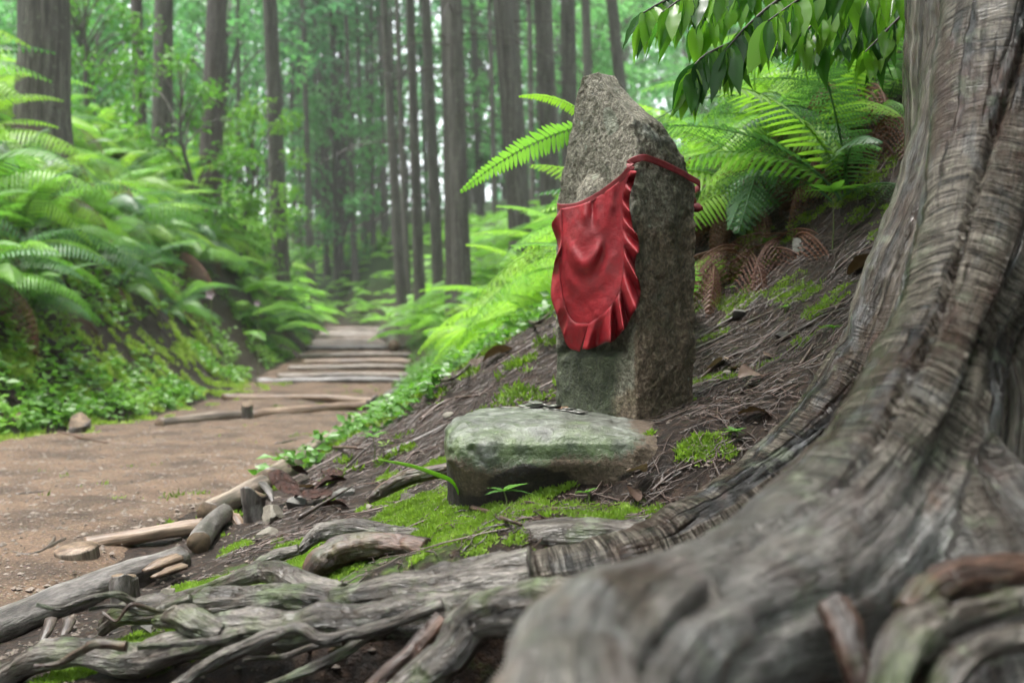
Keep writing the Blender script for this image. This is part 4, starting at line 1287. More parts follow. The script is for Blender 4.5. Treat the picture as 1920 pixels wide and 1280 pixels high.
root(PR((830, 1130, 1.03), (790, 1146, 1.03), (730, 1170, 1.035), (660, 1188, 1.04), (604, 1198, 1.045), (560, 1176, 1.05), (510, 1190, 1.05), (458, 1214, 1.05), (400, 1240, 1.05), (340, 1278, 1.04), (300, 1310, 1.03)), [.007, .0075, .007, .0065, .006, .0065, .0075, .008, .008, .007, .006], 'root', 10, .2, 30, 5)
root(PR((830, 1160, 1.02), (795, 1200, 1.01), (770, 1232, 1.0), (730, 1262, .99), (690, 1300, .98)), [.010, .010, .012, .012, .01], 'root_red', 10, .2, 30, 6)
root(PR((1180, 1170, .78), (1060, 1130, .92), (900, 1160, .97), (850, 1215, .96), (800, 1262, .95), (740, 1310, .94)), [.020, .024, .022, .020, .018, .016], 'root', 14, .16, 18, 7)
root(PR((700, 1180, 1.06), (640, 1225, 1.05), (560, 1262, 1.04), (470, 1300, 1.03)), [.006, .006, .005, .004], 'root', 8, .2, 30, 8)
# the branch root that dives into the moss, bare and red where the bark is worn
root(PR((1275, 1040, 1.20), (1180, 1015, 1.24), (1090, 1008, 1.26), (1010, 1012, 1.28), (940, 1022, 1.29), (905, 1040, 1.29)), [.03, .032, .030, .027, .024, .012], 'root', 14, .14, 16, 9)
root(PR((800, 1030, 1.34), (740, 1022, 1.36), (690, 1024, 1.37), (640, 1034, 1.37), (600, 1056, 1.36), (575, 1085, 1.35)), [.016, .019, .021, .022, .019, .010], 'root_red', 14, .1, 14, 10)
root(PR((880, 872, 1.75), (820, 884, 1.76), (765, 896, 1.77), (720, 918, 1.77), (690, 940, 1.76)), [.010, .013, .014, .012, .006], 'root_red', 12, .12, 18, 11)
root(PR((860, 1012, 1.42), (800, 1004, 1.44), (730, 1000, 1.45), (660, 990, 1.46), (600, 1000, 1.46), (560, 1035, 1.44)), [.008, .010, .013, .015, .013, .006], 'root', 12, .2, 24, 12)
root(PR((560, 1030, 1.42), (520, 1042, 1.42), (480, 1060, 1.41), (440, 1082, 1.40)), [.008, .010, .009, .004], 'root', 10, .25, 30, 13)
rz = np.random.default_rng(31)
for k in range(11):      # thin side roots threading between the big ones
    x0, y0 = rz.uniform(180, 860), rz.uniform(1095, 1215)
    d0 = 1.26 - (y0 - 1095) * .0018
    st = [(x0, y0, d0)]
    for q_ in range(4):
        x0 -= rz.uniform(25, 60); y0 += rz.uniform(-16, 34); d0 -= rz.uniform(-.015, .02)
        st.append((x0, y0, d0))
    r0 = rz.uniform(.003, .0055)
    root(PR(*st), np.linspace(r0, r0 * .5, 5), 'root' if k % 3 else 'root_red', 8, .2, 30, 60 + k)
# tangle at the foot of the trunk in the lower right corner
root(PR((1310, 1110, .60), (1325, 1170, .58), (1335, 1230, .565), (1345, 1310, .55)), [.012, .012, .011, .010], 'root', 12, .15, 25, 14)
root(PR((1760, 1160, .62), (1715, 1190, .60), (1685, 1230, .58), (1660, 1320, .56)), [.013, .015, .014, .012], 'root', 12, .15, 25, 15)
root(PR((1960, 1120, .66), (1880, 1135, .65), (1800, 1160, .63), (1740, 1190, .615)), [.010, .010, .010, .009], 'root', 12, .15, 25, 16)
root(PR((1980, 1075, .72), (1880, 1080, .70), (1800, 1085, .69), (1740, 1110, .675), (1700, 1150, .66)), [.014, .015, .014, .013, .010], 'root_red', 12, .15, 25, 17)
root(PR((1560, 1130, .64), (1585, 1180, .625), (1600, 1230, .61), (1620, 1300, .6)), [.010, .011, .009, .008], 'root_red', 10, .15, 25, 18)
root(PR((1930, 1190, .60), (1850, 1210, .59), (1790, 1250, .58), (1750, 1310, .57)), [.008, .009, .009, .008], 'root', 10, .2, 25, 19)

# ------------------------------------------------------------------ logs, stakes and stones along the path
def log_mesh(L, r, mat, seed, endmat='end', n=18, bend=.035, amp=.17, tilt=0.12):
    pts = [(0, 0, 0), (L * .33, bend * L * .4, 0), (L * .66, bend * L * .3, bend * L * .2), (L, 0, 0)]
    V, Fc, fb = tube(pts, [r * 1.0, r * 1.03, r * .97, r * .92], n, 40, amp, 9, seed, ridge=.16)
    mi = np.concatenate([np.full(len(f), 0 if f.shape[1] == 4 else 1) for f in Fc])
    return mesh('log', V, Fc, [M[mat], M[endmat]], fb, mi=mi)

def log(p0, p1, r, mat, label, seed, name='log', group=None, sink=.35, cat='log'):
    p0, p1 = Vector(p0), Vector(p1)
    d = p1 - p0
    q = d.to_track_quat('X', 'Z').to_euler()
    return obj(name, log_mesh(d.length, r, mat, seed), loc=p0, rot=q, label=label, cat=cat, group=group)

def onpath(px, py_guess, d, lift): 
    x = X(px, d)
    return (x, d, float(np.interp(d, *PZ)) + .012 + lift)

steps = [((300, 5.15), (462, 5.75), .034, 'log', 'nearest log step, greyish left half ending at a stake'),
         ((470, 5.72), (715, 6.55), .036, 'log_pale', 'nearest log step, pale right half running to the path edge'),
         ((418, 7.35), (705, 6.95), .030, 'log_pale', 'orange-tinged log step just behind the nearest one'),
         ((478, 9.4), (765, 9.4), .040, 'log_grey', 'bluish grey log step, third across the path'),
         ((540, 11.4), (775, 11.5), .05, 'log', 'fourth log step across the path'),
         ((560, 13.2), (772, 13.3), .05, 'log', 'fifth log step, paired with a grey one behind'),
         ((575, 14.9), (760, 14.7), .05, 'log_grey', 'sixth log step, grey, beside the dark edge log'),
         ((580, 17.0), (735, 17.1), .055, 'log', 'seventh log step up the path'),
         ((590, 19.6), (725, 19.7), .055, 'log', 'eighth log step up the path'),
         ((600, 22.4), (718, 22.4), .06, 'log', 'ninth log step up the path, small in the distance'),
         ((605, 25.4), (712, 25.4), .06, 'log', 'farthest log step, where the path bends away')]
steps += [((520, 10.3), (770, 10.4), .045, 'log', 'log step half sunk between the grey third and the fourth'), ((568, 12.3), (772, 12.3), .045, 'log_pale', 'pale log step between the fourth and fifth'), ((585, 15.9), (750, 15.9), .05, 'log', 'log step just above the dark edge log'), ((592, 18.3), (728, 18.3), .05, 'log_pale', 'pale log step between the seventh and eighth'), ((600, 21.0), (722, 21.0), .05, 'log', 'log step between the eighth and ninth')]
for i, (a, b, r, mt, lab) in enumerate(steps):
    log(onpath(a[0], 0, a[1], r * .2), onpath(b[0], 0, b[1], r * .35), r, mt, lab, 300 + i, 'log_step', 'log steps across the path', cat='log step')
log(onpath(716, 0, 18.5, .10), onpath(738, 0, 13.6, .12), .09, 'log_grey', 'dark thick log edging the path on the right at the steps', 320, 'edge_log')

def stake(p, r, h, label, lean=(0, 0), seed=0, mat='log_grey'):
    V, Fc, fb = tube([(0, 0, -.1), (0, 0, -.02), (0, 0, h * .6), (0, 0, h)], [r, r, r * 1.02, r], 14, 16, .3, 16, seed, ridge=.2)
    hi = ss(h * .6, h, V[:, 2])
    V[:, 2] += hi * r * (.55 * vn(V * np.array((1, 1, 0)), 1.1 / r, seed + 3) + .5 * V[:, 0] / r * math.sin(seed * 2.1))
    mi = np.concatenate([np.full(len(f), 0 if f.shape[1] == 4 else 1) for f in Fc])
    return obj('stake', mesh('stake', V, Fc, [M[mat], M['end']], fb, mi=mi), loc=p, rot=(lean[0], lean[1], seed), label=label, cat='stake')
def gp(px, d, lift=0.0):
    x = X(px, d); return (x, d, hz(x, d) + .01 + lift)
stake(gp(463, 5.6), .035, .09, 'dark stake holding the nearest log step in the middle', seed=1)
stake(gp(700, 6.3), .04, .07, 'dark stump stake at the right end of the nearest log step', seed=2)
stake(gp(234, 1.66), .022, .046, 'short dark stake beside the grey cracked log in the foreground', (0, .08), 3)
stake(gp(478, 2.28), .026, .052, 'dark stake behind the log with the round sawn end', (.05, .0), 4)
stake(gp(150, 4.75), .05, .05, 'dark stump at the foot of the left bank beside the path', seed=5)
stake(gp(18, 4.6), .05, .06, 'low brown stump at far left where path meets bank', seed=6)
# foreground edging
log(tuple(P(-70, 1205, 1.50)), tuple(P(338, 1052, 1.93)), .033, 'log_grey', 'grey cracked bark log edging the path in the lower left corner', 330, 'edge_log')
def el(px, d, k): return gp(px, d, k)
log(el(391, 2.32, .018), el(492, 2.62, .018), .027, 'log', 'short log with round sawn end facing the camera', 331, 'edge_log')
log(el(500, 2.68, .02), el(714, 5.0, .0), .036, 'log', 'long pale log edging the path on the right', 332, 'edge_log')
log(el(715, 5.1, .01), el(748, 7.6, .01), .035, 'log_grey', 'half hidden grey log edging the path beyond the long pale log', 334, 'edge_log')
log(el(372, 2.02, .012), el(420, 2.30, .014), .022, 'log_grey', 'short dark log closing the gap before the sawn end', 335, 'edge_log')
log(el(160, 2.14, .004), el(380, 2.26, .004), .018, 'log_pale', 'pale peeled log half sunk across the path', 333, 'sunken_log')
V, Fc, fb = tube([(0, 0, -.05), (0, 0, 0), (0, 0, .014)], [.043, .044, .042], 22, 6, .06, 20, 9)
mi = np.concatenate([np.full(len(f), 0 if f.shape[1] == 4 else 1) for f in Fc])
obj('sawn_stump', mesh('sawn_stump', V, Fc, [M['log'], M['log_pale']], fb, mi=mi), loc=gp(145, 2.05, .004), rot=(R(8), R(-4), 0), label='flat pale sawn stump set in the path at lower left', cat='stump')
# splintered orange heartwood at the ends of the foreground logs
for i, (a, b, r, mat) in enumerate([((330, 1046, 1.86), (270, 1070, 1.78), .018, 'log_pale'), ((340, 1062, 1.82), (285, 1082, 1.74), .014, 'log_pale'), ((440, 965, 2.30), (462, 1012, 2.22), .012, 'log_pale'), ((430, 958, 2.32), (447, 1006, 2.24), .008, 'log_pale'), ((492, 905, 2.55), (512, 942, 2.44), .012, 'log_grey'), ((130, 1160, 1.52), (110, 1205, 1.46), .010, 'twig'), ((96, 1160, 1.50), (72, 1212, 1.44), .009, 'twig')]):
    pts = [P(*a), (P(*a) + P(*b)) / 2 + np.array((.003, 0, .002)), P(*b)]
    V, Fc, fb = tube(pts, [r, r * .9, r * .35], 6, 10, .3, 40, 340 + i, flat=.5)
    obj('wood_splinter', mesh('wood_splinter', V, Fc, M[mat], fb), label=['orange splinter lying along the broken end of the grey log', 'second orange splinter below the broken end of the grey log', 'orange wood sliver leaning beside the round sawn end', 'thin orange sliver next to the dark stake', 'grey split board standing by the long pale log', 'dark bark strip propped under the grey log', 'leftmost dark bark strip under the grey log'][i], cat='wood splinter')

def rock_mesh(seed, mat):
    r = np.random.default_rng(seed)
    V, Q = superell(22, 13, .75, .75)
    V = V * r.uniform(.7, 1.1, 3) * np.array((1, .8, .55))
    cuts = unit(r.normal(size=(10, 3)))
    for c in cuts:      # chop flats so that it has facets
        d = V @ c
        V = V - np.maximum(d - r.uniform(.26, .5), 0)[..., None] * c
    V = V + unit(V) * (.06 * fbm(V, 3, 3, seed))[..., None]
    return mesh('stone', V.reshape(-1, 3), Q, M[mat], smooth=False)
RM = [rock_mesh(400 + i, 'rock' if i % 2 else 'rock_pale') for i in range(6)]
stones = [(512, 985, 2.2, .062, 0, 'large pale angular stone beside the sawn log'), (560, 965, 2.28, .045, 1, 'grey stone behind the large angular stone by the log'), (500, 1010, 2.0, .035, 2, 'small stone below the large angular stone'), (312, 1102, 1.58, .030, 0, 'pale rounded stone beside the short foreground stake'), (395, 1098, 1.5, .026, 2, 'small pale stone among the foreground roots'), (345, 1108, 1.5, .020, 1, 'small grey stone next to the pale foreground stones'), (265, 1140, 1.36, .030, 3, 'mossy grey stone at the tip of a foreground root'), (640, 930, 2.2, .035, 1, 'grey stone under the dark bark pieces'), (770, 865, 2.0, .028, 2, 'pale stone left of the boulder'), (800, 840, 2.15, .03, 3, 'grey stone on the slope behind the boulder'), (870, 800, 2.2, .02, 5, 'dark stone touching the left of the boulder'), (1490, 1190, .66, .036, 0, 'blurred beige stone under the big root in the lower right'), (1545, 610, 2.05, .014, 2, 'small round pale stone on the right slope'), (1470, 700, 2.0, .02, 1, 'small grey stone on the slope right of the upright stone'), (1360, 690, 1.95, .022, 4, 'pale flat stone just right of the upright stone'), (1395, 760, 1.75, .016, 3, 'grey chip low on the right slope'), (1500, 560, 2.4, .05, 3, 'flat grey stone half buried high on the right slope'), (1385, 590, 2.3, .03, 1, 'grey stone on the slope above the twigs right of the marker'), (1570, 640, 1.95, .014, 2, 'small beige stone near the old tree on the right slope'), (1330, 1150, .62, .015, 2, 'tiny blurred stone beside the near root'), (690, 900, 2.05, .022, 2, 'small stone by the red-brown root left of the boulder'), (840, 770, 2.6, .03, 4, 'pale stone among litter behind the boulder'), (930, 690, 3.0, .035, 4, 'pale stone on the littered slope left of the marker')]
for i, (px, py, d, s, k, lab) in enumerate(stones):
    p = P(px, py, d)
    z = hz(p[0], p[1]) + s * .08
    if py > 1140 or d < 1.0: z = p[2]
    obj('stone', RM[k], loc=(p[0], p[1], z), rot=(random.uniform(-.3, .3), random.uniform(-.3, .3), random.uniform(0, 6)), scale=s, label=lab, cat='stone', group=None)

# grit and pebbles on the path
def scatter_rocks(n, fx, name, label, smin, smax, seed, mat, cat, lift=.013):
    r = np.random.default_rng(seed)
    base = np.array([(1, 0, 0), (-1, 0, 0), (0, 1, 0), (0, -1, 0), (0, 0, .8), (0, 0, -.8)], float)
    tri = np.array([(0, 2, 4), (2, 1, 4), (1, 3, 4), (3, 0, 4), (2, 0, 5), (1, 2, 5), (3, 1, 5), (0, 3, 5)])
    xy = fx(r, n)
    z = Hq(xy[:, 0], xy[:, 1]) + lift
    s = smin + (smax - smin) * r.random(n) ** 3
    V = base[None] * (s[:, None, None] * r.uniform(.55, 1.2, (n, 6, 1)))
    a = r.uniform(0, 6.28, n)
    x0, y0 = V[..., 0].copy(), V[..., 1].copy()
    V[..., 0] = x0 * np.cos(a)[:, None] - y0 * np.sin(a)[:, None]
    V[..., 1] = x0 * np.sin(a)[:, None] + y0 * np.cos(a)[:, None]
    V[..., 2] *= .7
    V += np.column_stack([xy, z])[:, None, :]
    T = tri[None] + (np.arange(n) * 6)[:, None, None]
    obj(name, mesh(name, V.reshape(-1, 3), T.reshape(-1, 3), mat, smooth=False), label=label, cat=cat, kind='stuff')
def fpath(r, n):
    y = 1.5 + 6 * r.random(n) ** 1.4
    u = r.random(n)
    return np.column_stack([np.interp(y, *LE) + .05 + (np.interp(y, *RE) - np.interp(y, *LE) - .1) * u, y])
M['grit'] = m_plain('grit', (.05, .036, .026), (.17, .135, .11), 9, .7, .2)
scatter_rocks(13000, fpath, 'gravel', 'fine grit strewn over the tan earth path', .0018, .0105, 71, M['grit'], 'gravel')
def fslope(r, n):
    x, y = r.uniform(-.75, .95, n), 1.1 + 2.4 * r.random(n)
    return np.column_stack([x, y])
scatter_rocks(12000, fslope, 'soil_crumbs', 'crumbs of soil and grit on the slope round the boulder', .0012, .008, 72, m_plain('soil_crumb', (.012, .008, .006), (.13, .10, .078), 30, .7, .2), 'soil', .001)

# ------------------------------------------------------------------ litter of rootlets and twigs
def wiggle(r, x, y, L, a, n=6, lift=.004, curl=.5):
    pts = []
    for k in range(n):
        pts.append((x, y)); a += r.normal() * curl
        x += math.cos(a) * L / n; y += math.sin(a) * L / n
    p = np.array(pts)
    z = Hq(p[:, 0], p[:, 1]) + lift + np.abs(r.normal(0, lift * .8, n))
    return np.column_stack([p, z])

def litter(name, n, region, L0, L1, r0, r1, seed, mat, label, a0=0.5, curl=.5):
    r = np.random.default_rng(seed)
    parts = []
    c = 0
    while c < n:
        x, y = region(r)
        p = wiggle(r, x, y, r.uniform(L0, L1), a0 + r.normal() * .8 + (math.pi if r.random() < .5 else 0), 5, .003, curl)
        rr = r.uniform(r0, r1)
        parts.append(tube(p, [rr, rr, rr * .9, rr * .7, rr * .4], 3, 5, cap=False))
        c += 1
    V, Fc, fb = join(parts)
    obj(name, mesh(name, V, Fc, M[mat], fb), label=label, cat='litter', kind='stuff')
def reg_near(r):
    while True:
        y = 1.25 + 2.6 * r.random() ** 1.3
        x = r.uniform(-.55, 1.1)
        if -.03 < x < .27 and 1.48 < y < 1.95: continue
        if x < -.02 and y < 1.8 and r.random() < .6: continue
        if x < -.1 and y < 2.4 and r.random() < .35: continue
        return x, y
litter('rootlet_litter', 5200, reg_near, .02, .11, .0005, .0014, 81, 'rootlet', 'fine reddish rootlets and needles matted on the slope', .5)
litter('twig_litter', 5200, reg_near, .015, .08, .0006, .0017, 82, 'twig', 'short dark broken twigs strewn over the slope', .5)
litter('root_tangle', 170, reg_near, .12, .3, .0015, .0032, 85, 'rootlet', 'longer wiry rootlets woven over the right slope', .5, .35)
def reg_left(r):
    y = 4.3 + 5 * r.random()
    return np.interp(y, *LE) - r.uniform(.05, 1.1), y
litter('bank_litter', 500, reg_left, .05, .22, .001, .004, 83, 'twig', 'dark twigs and needles lying on the left bank', 1.0)
def reg_path(r):
    y = 1.7 + 5 * r.random() ** 1.3
    return np.interp(y, *LE) + r.uniform(.1, 1.35), y
litter('path_litter', 900, reg_path, .02, .12, .001, .0028, 86, 'twig', 'dark needles and twigs scattered on the path', .4)
def reg_r2(r):
    y = 3.0 + 4 * r.random()
    return np.interp(y, *RE) + r.uniform(.1, 1.3), y
litter('slope_litter', 700, reg_r2, .05, .2, .001, .003, 84, 'twig', 'dark needles and twigs on the slope behind the boulder', .6)

def twig(pts, rad, label, mat='twig', seed=0, name='twig', forks=()):
    pts = np.array(pts)
    V, Fc, fb = tube(pts, rad, 7, len(pts) * 5, .15, 60, seed)
    parts = [(V, Fc, fb)]
    for f in forks: parts.append(tube(np.array(f), [rad[0] * .7, rad[0] * .5, rad[0] * .25][:len(f)], 6, 8, .1, 60))
    V, Fc, fb = join(parts)
    return obj(name, mesh(name, V, Fc, M[mat], fb), label=label, cat='twig')
def onG(*a, lift=.004):
    o = []
    for px, py, d in a:
        x = X(px, d); o.append((x, d, hz(x, d) + lift))
    return o
def ray_ground(px, py, lift=.004):
    """where the sight line through a pixel meets the ground"""
    d = np.arange(.9, 8, .01)
    x = (px - 960) / F * d; z = CZ + (640 - py) / F * d
    g = Hq(x, d)
    hit = np.nonzero(z < g)[0]
    k = d[hit[0]] if len(hit) else 3.0
    xx = X(px, k)
    return (xx, k, hz(xx, k) + lift)
def tw(pix, r, lab, mat='twig', seed=0, lift=.004):
    twig([ray_ground(a, b, lift) for a, b in pix], np.linspace(r, r * .45, len(pix)), lab, mat, seed)
tw([(885, 962), (915, 972), (945, 984), (978, 1000)], .0045, 'reddish stick lying in the moss below the boulder', 'rootlet', 1, .008)
tw([(1310, 640), (1380, 600), (1440, 575), (1500, 535)], .005, 'long dark twig slanting up the slope right of the marker', 'twig', 2)
tw([(1305, 660), (1350, 640), (1400, 610), (1450, 590)], .004, 'dark twig running parallel below the longest slope twig', 'twig', 3)
tw([(1455, 650), (1510, 620), (1540, 600), (1585, 583)], .005, 'forked dark twig reaching the old tree on the slope', 'twig', 4)
tw([(1310, 715), (1360, 680), (1420, 650), (1480, 600)], .0035, 'red-brown rootlet crossing the middle of the right slope', 'rootlet', 5)
tw([(1500, 690), (1525, 650), (1535, 620)], .003, 'thin pale rootlet bent beside the old tree', 'rootlet', 6)
tw([(1310, 745), (1350, 722), (1390, 712)], .003, 'short dark twig beside the foot of the marker', 'twig', 7)
tw([(1220, 930), (1260, 900), (1310, 880), (1370, 848)], .0025, 'thin red rootlet on the dirt above the old tree root', 'rootlet', 8)
tw([(1390, 740), (1420, 700), (1425, 670)], .003, 'grey rootlet curling on the slope', 'twig', 9)
tw([(650, 900), (690, 860), (720, 845), (775, 850)], .003, 'thin dark stem arching left of the grass blade', 'twig', 10, .03)
tw([(720, 860), (780, 830), (840, 800)], .012, 'dark mossy stick lying left of the boulder', 'twig', 11)
tw([(790, 790), (820, 765), (850, 750), (900, 745)], .007, 'red-brown stick behind the boulder', 'rootlet', 12)
tw([(980, 600), (1000, 570), (1030, 535)], .008, 'bare bent stick sticking out behind the left of the marker', 'twig', 13, .03)
tw([(820, 650), (880, 640), (930, 625)], .006, 'grey twig on the slope farther behind the boulder', 'twig', 14, .02)
tw([(560, 990), (610, 960), (660, 930)], .005, 'dark stick leaning over the angular stones', 'twig', 15, .02)
tw([(120, 1020), (60, 1050), (20, 1045)], .006, 'dark forked twig lying on the path at far left', 'twig', 16, .01)
tw([(110, 1000), (95, 1030), (60, 1052)], .005, 'second dark twig crossing on the path at far left', 'twig', 17, .01)
tw([(30, 935), (80, 930), (130, 922)], .006, 'dark needle twig on the path at the left edge', 'twig', 18, .01)
tw([(515, 838), (560, 828), (620, 822)], .008, 'dark twig on the path behind the long pale log', 'twig', 19, .01)
tw([(110, 815), (200, 835), (320, 845)], .01, 'long brown twig at the foot of the left bank', 'rootlet', 20, .01)
tw([(600, 853), (650, 860), (690, 866)], .006, 'orange stick by the long pale log', 'rootlet', 21, .03)

# dark curled bark and fallen leaves
def curl_leaf(seed, mat, curl=1.2):
    r = np.random.default_rng(seed)
    n, m = 12, 7
    u = np.linspace(0, 1, n)[:, None]; v = np.linspace(-1, 1, m)[None]
    w_ = .30 * np.sin(math.pi * (.06 + .9 * u)) ** .8
    x, y = u + 0 * v, v * w_
    z = .35 * curl * (np.abs(y)) ** 1.2 + .12 * np.sin(u * 3 * curl + r.uniform(0, 6)) - .25 * curl * u * u + .05 * vn(np.stack([x, y, 0 * x], -1), 6, seed)
    q = np.arange(n - 1)[:, None] * m + np.arange(m - 1)[None]
    return mesh('leaf', np.stack([x, y, z], -1).reshape(-1, 3), np.stack([q, q + 1, q + m + 1, q + m], -1).reshape(-1, 4), mat)
DL = [curl_leaf(500 + i, M['dead'], c) for i, c in enumerate((.5, 1.0, 1.6))]
BK = [curl_leaf(510 + i, m_plain('dark_bark_chip', (.006, .003, .002), (.05, .018, .011), 8, .6, .8, .02, .2), 1.4) for i in range(2)]
dl = [(560, 945, .13, 'big dark red curl of bark behind the stake'), (590, 925, .12, 'dark curl of bark atop the bark heap'), (620, 940, .12, 'dark bark piece at the right of the bark heap'), (545, 930, .10, 'reddish dead leaf on the bark heap'), (640, 905, .11, 'brown bark strip above the bark heap'), (600, 960, .10, 'lowest dark bark piece of the heap'), (575, 900, .11, 'grey bark flake by the long pale log'),
      (1590, 525, .075, 'brown dead leaf with pale underside near the old tree'), (1365, 690, .06, 'pale curled dead leaf on the right slope'), (1440, 680, .06, 'grey dead leaf in the middle of the right slope'), (1425, 715, .06, 'grey dead leaf lower on the right slope'), (1210, 905, .045, 'tan dead leaf on the dirt right of the boulder'), (1370, 700, .05, 'wrinkled tan leaf next to the pale curled one'), (1385, 790, .05, 'grey leaf near the bright moss sprig'), (1180, 940, .04, 'pale dead leaf close to the upper root'), (880, 640, .09, 'pale leaf on the slope left of the marker'), (960, 660, .09, 'grey leaf right behind the boulder'), (800, 705, .08, 'brown leaf on the slope near the path')]
for i, (px, py, s, lab) in enumerate(dl):
    p = ray_ground(px, py, .012 if i > 6 else .02)
    bk = i < 7 and i != 3
    obj('bark_piece' if bk else 'dead_leaf', (BK[i % 2] if bk else DL[i % 3]), loc=p, rot=(random.uniform(-.5, .5), random.uniform(-.6, .3), random.uniform(0, 6.2)), scale=(s, s * (.6 if bk else 1), s * .8), label=lab, cat='bark' if bk else 'leaf')

# ------------------------------------------------------------------ moss and ground cover
def mosspts(n, reg, seed, thr=.5):
    r = np.random.default_rng(seed)
    out = []
    tot = 0
    while tot < n:
        x = r.uniform(reg[0], reg[1], 40000); y = r.uniform(reg[2], reg[3], 40000)
        p = np.stack([x, y, 0 * x], -1)
        m = moss_mask(x, y) + .85 * fbm(p, 11, 4, 47) > thr
        out.append(np.column_stack([x, y])[m]); tot += m.sum()
        if len(out) > 60: break
    return np.vstack(out)[:n]
def moss(name, n, reg, seed, size, label, thr=.5, mat='moss', k=4):
    xy = mosspts(n, reg, seed, thr)
    r = np.random.default_rng(seed + 1)
    n = len(xy)
    b = np.column_stack([xy, Hq(xy[:, 0], xy[:, 1]) - .001])
    hgt = .6 + .8 * (vn(b, 35, 5) * .5 + .5)
    B = np.repeat(b, k, 0) + r.normal(0, size * .25, (n * k, 3)) * np.array((1, 1, .2))
    d = unit(r.normal(0, .75, (n * k, 3)) + np.array((0, 0, .8)))
    V, T = kites(B, d, rdir(n * k, r), size * r.uniform(.5, 1.3, n * k) * np.repeat(hgt, k), size * .34)
    obj(name, mesh(name, V, T, M[mat]), label=label, cat='moss', kind='stuff')
moss('moss', 44000, (-.62, .32, 1.16, 2.3), 90, .0095, 'bright green moss carpeting the mound in front of the boulder', .40)
moss('slope_moss', 4500, (.25, 1.0, 1.6, 2.7), 92, .010, 'thin moss between the twigs on the right slope', .46)
moss('verge_moss', 14000, (-1.6, .2, 2.3, 9), 94, .022, 'moss along the right edge of the path', .48)
moss('bank_moss', 16000, (-3.6, -2.0, 4.2, 10), 96, .03, 'moss on the lower left bank', .40)

def cover(name, n, region, L, label, seed, mat='cover'):
    r = np.random.default_rng(seed)
    pts = np.array([region(r) for _ in range(n)])
    k = 4
    b = np.column_stack([pts, Hq(pts[:, 0], pts[:, 1])])
    hgt = r.uniform(.2, 1.6, n)[:, None]
    keep = fbm(b, 1.6, 3, seed) > -.12
    b = b[keep]; hgt = hgt[keep]; n = len(b)
    B = np.repeat(b + np.array((0, 0, 1.0)) * hgt * L, k, 0) + r.normal(0, L * .35, (n * k, 3))
    d = unit(r.normal(0, 1, (n * k, 3)) * np.array((1, 1, .35)) + np.array((.1, -.2, -.05)))
    s = r.uniform(.5, 1.3, n * k)
    V, T = kites(B, d, unit(r.normal(0, .45, (n * k, 3)) + np.array((0, -.3, 1))), L * s, L * .55 * s, .15)
    obj(name, mesh(name, V, T, M[mat]), label=label, cat='ground cover', kind='stuff')
def rc1(r):
    y = 4.2 + 14 * r.random() ** 1.5
    return np.interp(y, *LE) - .03 - 1.5 * r.random() ** 1.2, y
cover('bank_ground_cover', 6500, rc1, .055, 'small leafy ground cover over the foot of the left bank', 101)
def rc2(r):
    y = 2.9 + 13 * r.random() ** 1.4
    return np.interp(y, *RE) + .04 + (1.2 if y < 3.6 else 1.7) * r.random() ** (1.6 if y < 3.6 else 1.1), y
cover('verge_ground_cover', 5200, rc2, .042, 'small leafy ground cover along the right edge of the path', 103)

# ------------------------------------------------------------------ leaves, seedlings and the hanging branch
def leaf_mesh(name, mat, wid=.34, cup=.25, arch=.35, tip=.2, seed=0):
    n, m = 11, 5
    u = np.linspace(0, 1, n)[:, None]; v = np.linspace(-1, 1, m)[None]
    prof = wid * .5 * np.sin(math.pi * np.clip(u * 1.02, 0, 1) ** .8) ** .85 * (1 - tip * u ** 3)
    x = u + 0 * v; y = v * prof
    z = cup * np.abs(y) - arch * u * u * .5 + .012 * np.sin(u * 22) * np.abs(v)
    q = np.arange(n - 1)[:, None] * m + np.arange(m - 1)[None]
    return mesh(name, np.stack([x, y, z], -1).reshape(-1, 3), np.stack([q, q + m, q + m + 1, q + 1], -1).reshape(-1, 4), mat)
LM = [leaf_mesh('leaf', M['leaf'], .34, .25, .4), leaf_mesh('leaf', M['leaf'], .38, .15, .15), leaf_mesh('leaf', M['leaf'], .30, .35, .6), leaf_mesh('leaf', M['leaf'], .36, .3, .9, .5), leaf_mesh('leaf', M['leaf'], .42, .1, .25, .3), leaf_mesh('leaf', M['leaf'], .28, .5, .1, .4)]
SM = [leaf_mesh('leaf', M['cover'], .42, .2, .3), leaf_mesh('leaf', M['cover'], .36, .15, .5)]

def orient(d, nrm):
    d = Vector(d).normalized(); nrm = Vector(nrm)
    y = nrm.cross(d).normalized()
    z = d.cross(y)
    return Matrix((d, y, z)).transposed().to_euler()

def leafy_branch(stems, label, L, seed, per=9, name='leafy_branch'):
    r = random.Random(seed)
    o = obj(name, None, loc=tuple(stems[0][0]), label=label, cat='branch')
    base = np.array(stems[0][0])
    for st in stems:
        st = np.array(st) - base
        V, Fc, fb = tube(st, np.linspace(.004, .0014, len(st)), 6, 24)
        obj('stem', mesh('stem', V, Fc, M['twig'], fb), o)
        c = catmull(st, 60)
        Ls = np.linalg.norm(np.diff(c, axis=0), axis=1).sum()
        m = max(5, int(Ls / L * per * .5))
        for k in range(m):
            i = int(8 + 51 * (k + .5) / m)
            T = Vector(c[min(i + 1, 59)] - c[i - 1]).normalized()
            sg = 1 if k % 2 else -1
            sidev = T.cross(Vector((0, 0, 1))).normalized() * sg
            d = (T * r.uniform(.2, .7) + sidev * r.uniform(.3, .8) + Vector((0, 0, -r.uniform(.6, 1.7)))).normalized()
            nn = Vector((r.uniform(-.5, .5), r.uniform(-.9, .1), 1))
            s = L * r.uniform(.75, 1.2)
            obj('leaf', LM[r.randrange(len(LM))], o, tuple(c[i]), orient(d, nn), (s, s * r.uniform(.8, 1.2), s * r.uniform(.6, 1.5)))
    return o
